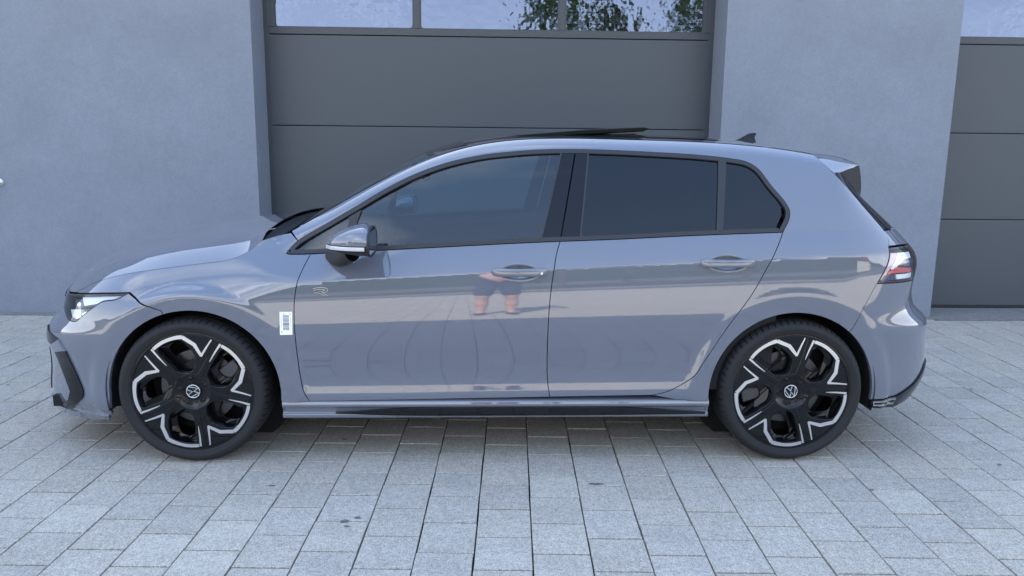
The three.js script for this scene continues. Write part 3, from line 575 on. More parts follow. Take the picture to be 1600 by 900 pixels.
// hood, windscreen, roof
const hoodPts = hoodGap.map(([x, y]) => [x, y, skinZ(x, y)]);
const along = (pts, t) => { const f = t * (pts.length - 1), i = Math.min(pts.length - 2, Math.floor(f)), k = f - i; return pts[i].map((v, c) => mix(v, pts[i + 1][c], k)); };
{
  const z0 = hoodPts[0][2], A = frontA(.74), p0 = Math.asin((XF + 1.858) / A), zf = z0 / Math.pow(Math.cos(p0), 2 * PF);
  const nose = z => XF - A * Math.sin(Math.acos(Math.min(1, Math.pow(Math.abs(z) / zf, 1 / (2 * PF)))));
  const yMid = spline([[-1.858, .745], [-1.75, .868], [-1.6, .922], [-1.45, .960], [-1.26, .995], [-1.12, 1.016], [-1.017, 1.028]]);
  globalThis.hoodPoint = (a, t) => {
    const s = a * 2 - 1, e = along(hoodPts, t), as = Math.abs(s), z = e[2] * s * .996;
    const by = Math.max(.012, yMid(e[0]) - e[1]), sc = .885, q = (1 - as) / (1 - sc), soft = as > sc ? .50 * q + .05 * q * (1 - q) : .50 + .50 * (1 - Math.pow(as / sc, 2.4));
    return [e[0] + (nose(z0 * s * .996) - hoodPts[0][0]) * Math.pow(1 - t, 2.2) - .015 * t * t * t * (1 - s * s), e[1] + by * soft - .001 - .020 * Math.pow(1 - t, 5) * Math.min(1, (1 - as) * 9), z];
  };
  obj('hood', surface(hoodPoint, 200, 70), M.paint, car);
}
const railZ = x => skinZ(x, yRail(x));
const shieldPoint = (a, t) => { const s = a * 2 - 1, x = mix(-.945, -.27, t), y = yRail(x), z = railZ(x), k = 1 - Math.pow(Math.abs(s), 2.2); return [x - mix(.03, .05, t) * k, y + mix(.012, .022, t) * k + .002, z * s * .995]; };
obj('windscreen', surface(shieldPoint, 48, 24), M.glass, car);
obj('cowl', surface((a, t) => { const h = hoodPoint(a, 1), w = shieldPoint(a, 0), q = [h[0] - .005, h[1] - .02, h[2] * .99]; const r = q.map((v, c) => mix(v, w[c], t)); r[1] -= .02 * Math.sin(Math.PI * t); return r; }, 40, 8), M.plastic, car);
const roofPoint = (a, t) => { const s = a * 2 - 1, x = mix(-.27, 1.428, t), k = 1 - Math.pow(Math.abs(s), 2.6); return [x - .05 * k * (1 - t) * (1 - t) * (1 - t) + .05 * k * t * t, yRail(x) + mix(.022, .028, Math.min(1, t * 3)) * k + .001, railZ(x) * s]; };
obj('roof', surface(roofPoint, 56, 60), M.paint, car);
const roofAt = (x, z) => { const t = clamp((x + .27) / 1.698, 0, 1), s = z / railZ(x), k = 1 - Math.pow(Math.min(1, Math.abs(s)), 2.6); return yRail(x) + mix(.022, .028, Math.min(1, t * 3)) * k; };
{
  // black glass roof, its front fixed strip and the tilted-up sliding panel
  const fixed = surface((a, t) => { const x = mix(-.31, -.13, t), z = mix(-.50, .50, a) * (1 + .02 * t); return [x - .05 * (1 - (z / .52) ** 2), roofAt(Math.max(x, -.27), z) + .004 - Math.max(0, -.27 - x) * .32 + .001, z]; }, 30, 8);
  obj('roof_front_glass', fixed, M.gloss, car);
  const rear = surface((a, t) => { const x = mix(.70, 1.06, t), z = mix(-.48, .48, a); return [x, roofAt(x, z) + .004, z]; }, 30, 10);
  obj('roof_rear_glass', rear, M.gloss, car);
  const s = new THREE.Shape([[-.145, 1.402], [.10, 1.440], [.40, 1.467], [.690, 1.483], [.712, 1.480], [.690, 1.470], [.40, 1.452], [.10, 1.424], [-.145, 1.394]].map(p => new THREE.Vector2(...p)));
  const sr = obj('sunroof', new THREE.ExtrudeGeometry(s, { depth: .90, bevelEnabled: true, bevelSize: .004, bevelThickness: .012, bevelSegments: 3 }).translate(0, -.006, -.45), M.gloss, car, null, 'black sunroof panel tilted open');
  const w = new THREE.Shape([[.02, 1.418], [.40, 1.448], [.655, 1.462], [.70, 1.432], [.40, 1.425], [.02, 1.41]].map(p => new THREE.Vector2(...p)));
  obj('bellows', new THREE.ExtrudeGeometry(w, { depth: .84, bevelEnabled: false }).translate(0, -.01, -.42), M.plastic, sr);
  const open = surface((a, t) => { const x = mix(-.12, .695, t), z = mix(-.47, .47, a); return [x, roofAt(x, z) + .003, z]; }, 20, 12);
  obj('sunroof_frame', open, M.plastic, car);
}
// rear spoiler with black side blades
{
  const tip = [1.672, 1.322], e0 = [1.428, 1.364, railZ(1.428)], e1 = [tip[0], tip[1], .555];
  const top = (a, t) => { const s = a * 2 - 1, k = 1 - Math.pow(Math.abs(s), 2.6); return [mix(e0[0], e1[0], t) + .05 * k + .05 * k * t, mix(e0[1], e1[1], t) + .012 * Math.sin(Math.PI * t) + mix(.028, .022, t) * k + .001, mix(e0[2], e1[2], t) * s]; };
  const g = [surface(top, 48, 12), surface((a, t) => { const p = top(a, 1); return [p[0] - .004 * t - .10 * Math.max(0, t - .3), p[1] - .022 * t, p[2] * (1 - .01 * t)]; }, 48, 4)];
  const side = surface((a, t) => { const u = [mix(e0[0], e1[0], a), mix(e0[1], e1[1], a) + .012 * Math.sin(Math.PI * a), mix(e0[2], e1[2], a)]; const d0 = [1.5, 1.279], dz = skinZ(1.5, 1.279), w = [mix(d0[0], 1.674, a), mix(d0[1], 1.313, a), mix(dz, .566, a)]; const b = .012 * Math.sin(Math.PI * t); return [mix(u[0], w[0], t), mix(u[1], w[1], t), mix(u[2], w[2], t) + b]; }, 16, 8);
  g.push(side, mirrored(side.toNonIndexed()));
  const sp = obj('spoiler', g, M.paint, car);
  const rim3 = [[1.503, 1.276], [1.585, 1.2955], [1.674, 1.312], [1.684, 1.272], [1.686, 1.215], [1.682, 1.170], [1.640, 1.112], [1.585, 1.177]];
  const zAt = (x, y) => mix(skinZ(1.503, 1.276), .572, clamp((x - 1.5) / .17, 0, 1)) + .05 * clamp((1.28 - y) / .17, 0, 1) * .6;
  const flat = new THREE.ExtrudeGeometry(new THREE.Shape(rim3.map(p => new THREE.Vector2(...p))), { depth: .03, bevelEnabled: true, bevelSize: .002, bevelThickness: .003, bevelSegments: 2 });
  const p = flat.attributes.position; for (let i = 0; i < p.count; i++) p.setZ(i, p.getZ(i) - .034 + zAt(p.getX(i), p.getY(i))); flat.computeVertexNormals();
  obj('side_blade', flat, M.blade, sp); obj('side_blade', mirrored(flat), M.blade, sp);
}

// side windows
const dlo = inset(toU([...dloTop, ...belt.slice().reverse(), ...beltFront.slice().reverse()], .016), .0012);
both('window_trim', ring(dlo, .0165, .003, .02), M.trim);
const paneA = [...smooth([[-.591, 1.105], [-.474, 1.173], [-.349, 1.235], [-.223, 1.283], [-.096, 1.316], [.032, 1.336], [.16, 1.348], [.287, 1.356]]), [.189, .991], [-.155, .964], [-.472, .945], [-.612, .937], [-.618, .988], [-.606, 1.06]];
const paneQ = [[-.872, .931], [-.817, .972], [-.642, 1.075], [-.636, 1.059], [-.68, .932], [-.81, .927]];
const paneB = [[.408, 1.357], [.715, 1.351], [.990, 1.335], [.953, 1.027], [.36, 1.0]];
const paneC = [[1.017, 1.330], ...smooth([[1.095, 1.318], [1.145, 1.288], [1.2, 1.205], [1.243, 1.140], [1.243, 1.108], [1.208, 1.040]]), [.974, 1.027]];
const withGlass = (doors, outline, m, name = 'window') => { const g = panel(outline, { off: -.007, flange: 0, du: .03, dy: .03 }); obj(name, g, m, doors[0]); obj(name, mirrored(g), m, doors[1]); };
withGlass(frontDoors, paneA, M.glass); withGlass([car, car], paneQ, M.glass, 'front_quarter_window'); withGlass(rearDoors, paneB, M.tint); withGlass([car, car], paneC, M.tint, 'rear_quarter_window');
const pillar = (name, outline, m, off = .001, parents = [car, car]) => { const g = panel(outline, { off, flange: .012 }); obj(name, g, m, parents[0]); obj(name, mirrored(g), m, parents[1]); };
pillar('pillar_cover', [[.288, 1.362], [.347, 1.363], [.2705, .990], [.190, .986]], M.gloss, .001, frontDoors);
pillar('pillar_cover', [[.353, 1.363], [.407, 1.362], [.359, .996], [.2765, .990]], M.gloss, .001, rearDoors);
pillar('glass_channel', [[.2835, 1.360], [.2905, 1.360], [.1935, .988], [.1865, .988]], M.trim, .004, frontDoors);
pillar('glass_channel', [[.404, 1.360], [.411, 1.360], [.363, .998], [.356, .998]], M.trim, .004, rearDoors);
pillar('window_divider', [[.986, 1.337], [1.021, 1.330], [.978, 1.024], [.950, 1.023]], M.trim, .003, rearDoors);
pillar('mirror_triangle', [[-.648, 1.072], [-.590, 1.106], [-.606, 1.06], [-.6165, .988], [-.610, .935], [-.688, .930], [-.640, 1.055]], M.trim, .002, frontDoors);

// sill, insert
{
  const prof = [[.296, .800], [.2885, .846], [.285, .866], [.278, .8745], [.262, .878], [.253, .874], [.247, .866], [.226, .862], [.221, .870], [.207, .8705], [.2005, .864], [.199, .84], [.20, .66]];
  const sill = surface((a, t) => { const x = mix(-.932, .946, a), f = t * (prof.length - 1), i = Math.min(prof.length - 2, Math.floor(f)), k = f - i; return [x, mix(prof[i][0], prof[i + 1][0], k) + .006 * (x + .93) / 1.88, mix(prof[i][1], prof[i + 1][1], k)]; }, 40, (prof.length - 1) * 3);
  const pr = both('side_sill', mirrored(sill.toNonIndexed()).clone(), M.paint);
  const ins = new THREE.Shape(smooth([[-.70, .2300], [-.35, .2500], [.1, .2545], [.5, .2530], [.72, .2440], [.93, .2290]], 6).concat(smooth([[.93, .2245], [.55, .2195], [.0, .2165], [-.4, .2170], [-.70, .2270]], 6)).map(p => new THREE.Vector2(...p)));
  const ig = new THREE.ExtrudeGeometry(ins, { depth: .02, bevelEnabled: true, bevelSize: .0015, bevelThickness: .0025, bevelSegments: 2 });
  const p = ig.attributes.position; for (let i = 0; i < p.count; i++) p.setZ(i, p.getZ(i) + .8575 - Math.abs(p.getY(i) - .236) * .12); ig.computeVertexNormals();
  both('sill_insert', ig, M.gloss);
}
// front: trims, lip, grille
both('air_curtain_trim', panel([[-2.062, .552], [-2.031, .540], [-1.932, .527], [-1.998, .486], [-2.06, .488]], { off: .006 }), M.gloss);
both('air_curtain_bridge', panel([[-1.997, .485], [-1.926, .525], [-1.888, .482], [-1.970, .459]], { off: .008 }), M.paint);
both('air_curtain_trim', panel([[-1.971, .459], [-1.888, .480], [-1.852, .400], [-1.808, .310], [-1.810, .286], [-1.822, .270], [-1.895, .206], [-1.975, .206], [-1.904, .254], [-1.884, .294], [-1.930, .376]], { off: .007 }), M.gloss);
both('front_lip', panel([[-1.700, .205], [-1.74, .203], [-1.93, .197], [UEND + .5, .197, 1], [UEND, .197, 1], [UEND, .165, 1], [UEND + .5, .165, 1], [-1.93, .168], [-1.80, .170], [-1.705, .182]], { off: .008, du: .03 }), M.paint);
both('lower_grille', panel([[-2.075, .44], [-2.075, .25], [UEND, .235, 1], [UEND, .45, 1]], { off: .004, du: .03 }), M.plastic);
both('upper_grille', panel([[-1.985, .704], [-1.985, .684], [UEND, .670, 1], [UEND, .712, 1]], { off: .003, du: .03 }), M.gloss);
// headlights
{
  const lamp = [...lampFront.slice().reverse(), ...lampLow.slice(1, -1).reverse()].reverse();
  const make = s => {
    const h = part('headlight', car), add = (n, g, m) => obj(n, s > 0 ? g : mirrored(g), m, h);
    add('lamp_housing', panel(lamp, { off: -.060, gap: .001, flange: 0 }), M.lampDark);
    add('lamp_rim', ring(toU(lamp, .012), .0045, -.001, .058), M.plastic);
    add('light_strip', panel([[-1.832, .722], [-1.692, .739], [-1.575, .7485], [-1.619, .730], [-1.684, .718], [-1.724, .707], [-1.806, .688]], { off: -.018, flange: .02 }), M.white);
    add('reflector', panel([[-1.727, .704], [-1.686, .712], [-1.748, .674], [-1.806, .632], [-1.820, .650], [-1.763, .679]], { off: -.020, flange: .02 }), M.chrome);
    add('reflector', panel([[-1.926, .700], [-1.838, .717], [-1.815, .686], [-1.914, .664]], { off: -.034, flange: .02 }), M.lampDark);
    add('reflector', panel([[-1.917, .652], [-1.832, .669], [-1.823, .637], [-1.857, .624], [-1.889, .630]], { off: -.020, flange: .02 }), M.white);
    add('reflector', panel([[-1.825, .670], [-1.750, .683], [-1.770, .660], [-1.818, .648]], { off: -.034, flange: .015 }), M.lampDark);
    const q = skin(uOf(-1.875, .685), .685, -.045); add('projector', new THREE.SphereGeometry(.020, 20, 14).translate(...q), M.chrome);
    add('lamp_lens', panel(lamp, { off: 0, gap: .002, flange: 0 }), M.lens);
  };
  make(1); make(-1);
}
// tail lights
{
  const lamp = [[1.720, .966], [1.80, .967], [1.886, .9625], [1.922, .938], [1.914, .808], [1.763, .813], [1.660, .815]];
  const make = s => {
    const h = part('tail_light', car), add = (n, g, m) => obj(n, s > 0 ? g : mirrored(g), m, h);
    add('lamp_housing', panel(lamp, { off: -.045, gap: .001, flange: 0 }), M.lampDark);
    add('lamp_rim', ring(toU(lamp, .012), .006, -.001, .045), M.plastic);
    add('reflector', panel([[1.722, .947], [1.774, .944], [1.734, .875], [1.702, .832], [1.673, .823]], { off: -.012, flange: .01 }), M.lampPink);
    add('reflector', panel([[1.778, .944], [1.880, .941], [1.885, .912], [1.831, .912], [1.749, .866], [1.738, .875]], { off: -.012, flange: .01 }), M.white);
    add('reflector', panel([[1.775, .886], [1.838, .910], [1.886, .908], [1.886, .872]], { off: -.012, flange: .01 }), M.lampNavy);
    add('light_bar', panel([[1.722, .862], [1.770, .879], [1.884, .866], [1.886, .846], [1.770, .853], [1.722, .850]], { off: -.009, flange: .01 }), M.lampRed);
    add('light_bar', panel([[1.705, .846], [1.766, .848], [1.765, .822], [1.683, .821]], { off: -.011, flange: .01 }), M.lampNavy);
    add('light_bar', panel([[1.771, .846], [1.890, .841], [1.892, .819], [1.778, .824]], { off: -.009, flange: .01 }), M.white);
    add('lamp_lens', panel(lamp, { off: 0, gap: .002, flange: 0 }), M.lens);
  };
  make(1); make(-1);
}
// rear diffuser
both('rear_diffuser', panel([[1.680, .283], [1.781, .280], [1.83, .283], [1.93, .322], [2.03, .394], [UTAIL, .398, 1], [UTAIL, .22, 1], [2.03, .300], [1.935, .242], [1.831, .222], [1.682, .250]], { off: .008, du: .03 }), M.gloss);
both('exhaust_trim', ring(toU([[1.688, .2795], [1.776, .2765], [1.822, .277], [1.814, .247], [1.692, .260]], .012), .0040, .012, .006), M.chrome);

// handles
HANDLES.forEach(([hx, hy], k) => {
  const z = skinZ(hx - .115, hy);
  const g = surface((a, t) => {
    const x = mix(-.122, .122, a), q = x / .122, e = Math.sqrt(Math.max(0, 1 - Math.pow(Math.abs(q), 6))), hh = (.0165 + .006 * q * q) * e, up = .004 * q * q;
    const th = t * Math.PI * 2, cy = Math.cos(th), sz = Math.sin(th), sg = v => Math.sign(v) * Math.pow(Math.abs(v), .62);
    const out = .030 - .016 * q * q;
    return [hx + x, hy + .001 + up * .2 + sg(cy) * hh + .001 * x / .12, z + out * .55 + sg(sz) * (.012) * e - .010 * Math.pow(Math.abs(q), 4)];
  }, 40, 24);
  const doors = k ? rearDoors : frontDoors;
  obj('door_handle', g, M.paint, doors[0]); obj('door_handle', mirrored(g.toNonIndexed()), M.paint, doors[1]);
  if (!k) { const h = doors[0].children[doors[0].children.length - 2]; const cap = new THREE.CylinderGeometry(.0055, .0055, .003, 20).rotateX(Math.PI / 2).translate(hx + .094, hy, z + .026); const hh = doors[0].children.find(c => c.name === 'door_handle'); obj('lock_cap', cap, M.cut, hh); }
});
// outside mirrors
{
  const T = { ht: spline([[-.692, .004], [-.665, .032], [-.625, .057], [-.585, .072], [-.55, .079], [-.525, .076], [-.512, .066]]), hb: spline([[-.692, .006], [-.66, .03], [-.6, .044], [-.55, .05], [-.512, .05]]), hz: spline([[-.692, .020], [-.675, .052], [-.65, .078], [-.61, .100], [-.57, .112], [-.512, .117]]) };
  const zc = .982, yb = .992, half = (f, s) => surface((a, t) => { const x = mix(-.692, -.512, 1 - Math.pow(1 - a, 1)), th = Math.PI * t, c = Math.cos(th), n = Math.sin(th), sg = (v, p) => Math.sign(v) * Math.pow(Math.abs(v), p); return [x, yb + s * f(x) * sg(n, .75), zc + T.hz(x) * sg(c, .8) * (s > 0 ? 1 : 1 - .12 * n)]; }, 26, 30);
  const fix = g => g;
  const ends = s => { const f = s > 0 ? T.ht : T.hb, pts = []; for (let i = 0; i <= 30; i++) { const th = Math.PI * i / 30, sg = (v, p) => Math.sign(v) * Math.pow(Math.abs(v), p); pts.push(new THREE.Vector2(T.hz(-.512) * sg(Math.cos(th), .8), s * f(-.512) * sg(Math.sin(th), .75))); } return new THREE.ShapeGeometry(new THREE.Shape(s > 0 ? pts : pts.reverse())).rotateY(Math.PI / 2).translate(-.5125, yb, zc); };
  const belt3 = (x0, y0, y1, k) => { const pts = []; for (let i = 0; i <= 20; i++) { const x = mix(-.694, x0, i / 20); pts.push([x, zc + T.hz(Math.max(-.692, x)) * k]); } return surface((a, t) => { const f = a * 20, i = Math.min(19, Math.floor(f)), q = f - i; return [mix(pts[i][0], pts[i + 1][0], q), mix(y0, y1, t), mix(pts[i][1], pts[i + 1][1], q) + .0012 * Math.sin(Math.PI * t)]; }, 30, 5); };
  for (const s of [1, -1]) {
    const m = part('outside_mirror', frontDoors[s > 0 ? 0 : 1]), put = (n, g, mt) => obj(n, s > 0 ? g : mirrored(g), mt, m);
    put('mirror_cap', half(T.ht, 1), M.paint);
    put('mirror_base', [half(T.hb, -1), ends(-1), ends(1)], M.plastic);
    put('rim_edge', tube(Array.from({ length: 25 }, (_, i) => { const th = Math.PI * 2 * i / 24, c = Math.cos(th), n = Math.sin(th), sg = (v, p) => Math.sign(v) * Math.pow(Math.abs(v), p); return [-.511, yb + (n > 0 ? T.ht(-.512) * sg(n, .75) : T.hb(-.512) * sg(n, .75)), zc + T.hz(-.512) * sg(c, .8)]; }), .0055, 60, 8, true), M.plastic);
    put('turn_signal', belt3(-.525, .973, .988, 1.02), M.lampClear);
    put('mirror_glass', new THREE.BoxGeometry(.002, .09, .19).translate(-.509, .998, zc), M.chrome);
    const armPts = [[-.705, .915, .800], [-.672, .912, .862], [-.640, .922, .905], [-.600, .945, .945]];
    const arm = new THREE.TubeGeometry(new THREE.CatmullRomCurve3(armPts.map(p => new THREE.Vector3(...p))), 16, .036, 18, false); put('mirror_arm', arm, M.plastic);
  }
}
// badge, sticker
{
  const put = (pts, ws) => { const g = strip2(pts, ws, .0030); const p = g.attributes.position; for (let i = 0; i < p.count; i++) { const q = skin(uOf(p.getX(i), p.getY(i)), p.getY(i)); p.setZ(i, p.getZ(i) + q[2] + .0004); } g.computeVertexNormals(); return g; };
  const bx = -.781, by = .7525, S = ([x, y]) => [bx + x, by + y];
  const outer = smooth([[.002, .030], [.020, .0345], [.052, .0345], [.0635, .029], [.0625, .020], [.052, .0155]], 5).concat([[.040, .0145], [.066, .000]]).map(S);
  const inner = smooth([[.004, .0215], [.018, .0265], [.046, .0275], [.053, .0250], [.048, .0220]], 5).concat([[.004, .0125], [.030, .0115], [.052, .0005]]).map(S);
  const d = frontDoors[0]; obj('badge', [put(outer, outer.map(() => .0020)), put(inner, inner.map(() => .0018))], M.badge, d, null, 'small silver letter R badge');
  const cv = document.createElement('canvas'); cv.width = 128; cv.height = 244; const c = cv.getContext('2d');
  c.fillStyle = '#f2f3f4'; c.fillRect(0, 0, 128, 244); c.fillStyle = '#20242c';
  let y = 36; while (y < 196) { const h = 2 + Math.floor(rnd() * 3) * 2; c.fillRect(34, y, 62, h); y += h + 2 + Math.floor(rnd() * 3) * 2; }
  c.fillStyle = '#5a6070'; for (let k = 0; k < 16; k++) { c.fillRect(14, 60 + k * 6, 6, 3); c.fillRect(108, 50 + k * 7, 5, 4); } c.fillRect(34, 22, 30, 5); c.fillRect(16, 206, 8, 14); c.fillRect(104, 24, 8, 12);
  const t = new THREE.CanvasTexture(cv); t.colorSpace = THREE.SRGBColorSpace; t.magFilter = THREE.LinearFilter;
  obj('barcode_sticker', panel([[-.922, .683], [-.869, .684], [-.871, .584], [-.924, .583]], { off: .0012, flange: .001, uvBoxed: true }), new THREE.MeshStandardMaterial({ map: t, roughness: .55 }), car, null, 'white paper sticker with a barcode');
}
// aerial fin
{
  const s = new THREE.Shape(); s.moveTo(1.215, 1.400); s.lineTo(1.228, 1.4155); s.quadraticCurveTo(1.29, 1.428, 1.335, 1.461); s.quadraticCurveTo(1.352, 1.470, 1.375, 1.468); s.lineTo(1.378, 1.462); s.quadraticCurveTo(1.366, 1.455, 1.368, 1.440); s.lineTo(1.376, 1.415); s.lineTo(1.385, 1.396);
  const g = new THREE.ExtrudeGeometry(s, { depth: .05, bevelEnabled: true, bevelSize: .002, bevelThickness: .004, bevelSegments: 2, curveSegments: 8 }).translate(0, -.002, -.025);
  const p = g.attributes.position; for (let i = 0; i < p.count; i++) p.setZ(i, p.getZ(i) * clamp(1.05 - (p.getY(i) - 1.40) * 13, .16, 1)); g.computeVertexNormals();
  obj('aerial_fin', g, M.gloss, car);
}
// underside and wheel housings
{
  obj('underbody', [box(3.5, .05, 1.16, 0, .215, 0), box(1.82, .08, 1.60, 0, .235, 0), box(.30, .05, 1.40, -1.86, .225, 0), box(.26, .06, 1.36, 1.84, .27, 0)], M.felt, car);
  for (const [i, [ax, ay]] of ARCH.entries()) for (const s of [1, -1]) {
    const well = new THREE.CylinderGeometry(.384, .384, .36, 48, 1, true, -Math.PI * .57, Math.PI * 1.14).rotateX(Math.PI / 2).rotateZ(Math.PI);
    const inner = new THREE.CircleGeometry(.386, 40);
    const g = join([well.translate(0, 0, .69), inner.translate(0, 0, .512)]); g.translate(ax, ay + .002, 0);
    const up = g; obj('wheel_housing', s > 0 ? up : mirrored(up), M.felt, car);
  }
}
// cabin
{
  const I = part('cabin', car);
  obj('floor', box(2.5, .04, 1.36, .15, .30, 0), M.cloth, I);
  obj('dashboard', new THREE.ExtrudeGeometry(new THREE.Shape([[-.88, .62], [-.90, .93], [-.82, .975], [-.70, .955], [-.60, .90], [-.58, .80], [-.66, .72], [-.72, .50], [-.86, .45]].map(p => new THREE.Vector2(...p))), { depth: 1.30, bevelEnabled: true, bevelSize: .012, bevelThickness: .012, bevelSegments: 3 }).translate(0, -.01, -.65), M.cloth, I);
  const sw = part('steering_wheel', I, [-.46, .90, .36]); sw.rotation.z = .38;
  obj('wheel_rim', new THREE.TorusGeometry(.178, .015, 12, 40).rotateY(Math.PI / 2), M.cloth, sw);
  obj('wheel_boss', [box(.05, .11, .15, -.02, 0, 0, .02), box(.02, .03, .34, -.01, 0, 0, .008), box(.02, .17, .05, -.01, -.09, 0, .008), new THREE.CylinderGeometry(.035, .035, .2, 16).rotateZ(Math.PI / 2).translate(-.12, 0, 0)], M.plastic, sw);
  const seat = (x, z, w) => {
    const s = part('seat', I, [x, .32, z]);
    const bk = new THREE.ExtrudeGeometry(new THREE.Shape(smooth([[-.02, .10], [.06, .36], [.15, .62], [.19, .66], [.24, .64], [.20, .40], [.13, .14], [.08, .06]], 5).map(p => new THREE.Vector2(...p))), { depth: w - .10, bevelEnabled: true, bevelSize: .03, bevelThickness: .05, bevelSegments: 5 }).translate(.10, .02, -(w - .10) / 2);
    obj('seat_back', bk, M.cloth, s); obj('seat_cushion', box(.52, .17, w, -.05, .07, 0, .06), M.cloth, s);
    obj('headrest', [box(.10, .17, .26, .315, .80, 0, .045), tube([[.29, .62, -.06], [.305, .76, -.06]], .006, 4), tube([[.29, .62, .06], [.305, .76, .06]], .006, 4)], M.cloth, s);
  };
  seat(.10, .36, .48); seat(.10, -.36, .48);
  const rb = part('rear_bench', I, [.92, .34, 0]);
  obj('seat_cushion', box(.48, .17, 1.28, -.06, .06, 0, .05), M.cloth, rb); obj('seat_back', box(.16, .56, 1.26, .30, .36, 0, .06).applyMatrix4(new THREE.Matrix4().makeRotationZ(0)), M.cloth, rb);
  for (const z of [-.36, .36]) obj('headrest', box(.09, .13, .26, .34, .70, z, .04), M.cloth, rb);
  const inner = panel([[-.86, .32], [-.86, .895], [1.24, .99], [1.24, .32]], { off: -.055, flange: 0, du: .06, dy: .05 }); obj('door_lining', inner, M.cloth, I); obj('door_lining', mirrored(inner), M.cloth, I);
  const sh = surface((a, t) => { const p = roofPoint(a * .9 + .05, t * .98 + .01); return [p[0], p[1] - .03, p[2]]; }, 16, 16); obj('headliner', sh, M.liner, I);
  obj('parcel_shelf', box(.5, .03, 1.1, 1.52, .96, 0, .01), M.cloth, I);
  obj('tail_lining', box(.04, .62, 1.2, 1.80, .66, 0), M.cloth, I);
  const mir = part('rear_view_mirror', I, [-.36, 1.235, 0]); obj('mirror_shell', box(.03, .065, .22, 0, 0, 0, .012), M.plastic, mir); obj('mirror_stem', tube([[-.02, .01, 0], [-.07, .055, 0]], .012, 6), M.plastic, mir);
}
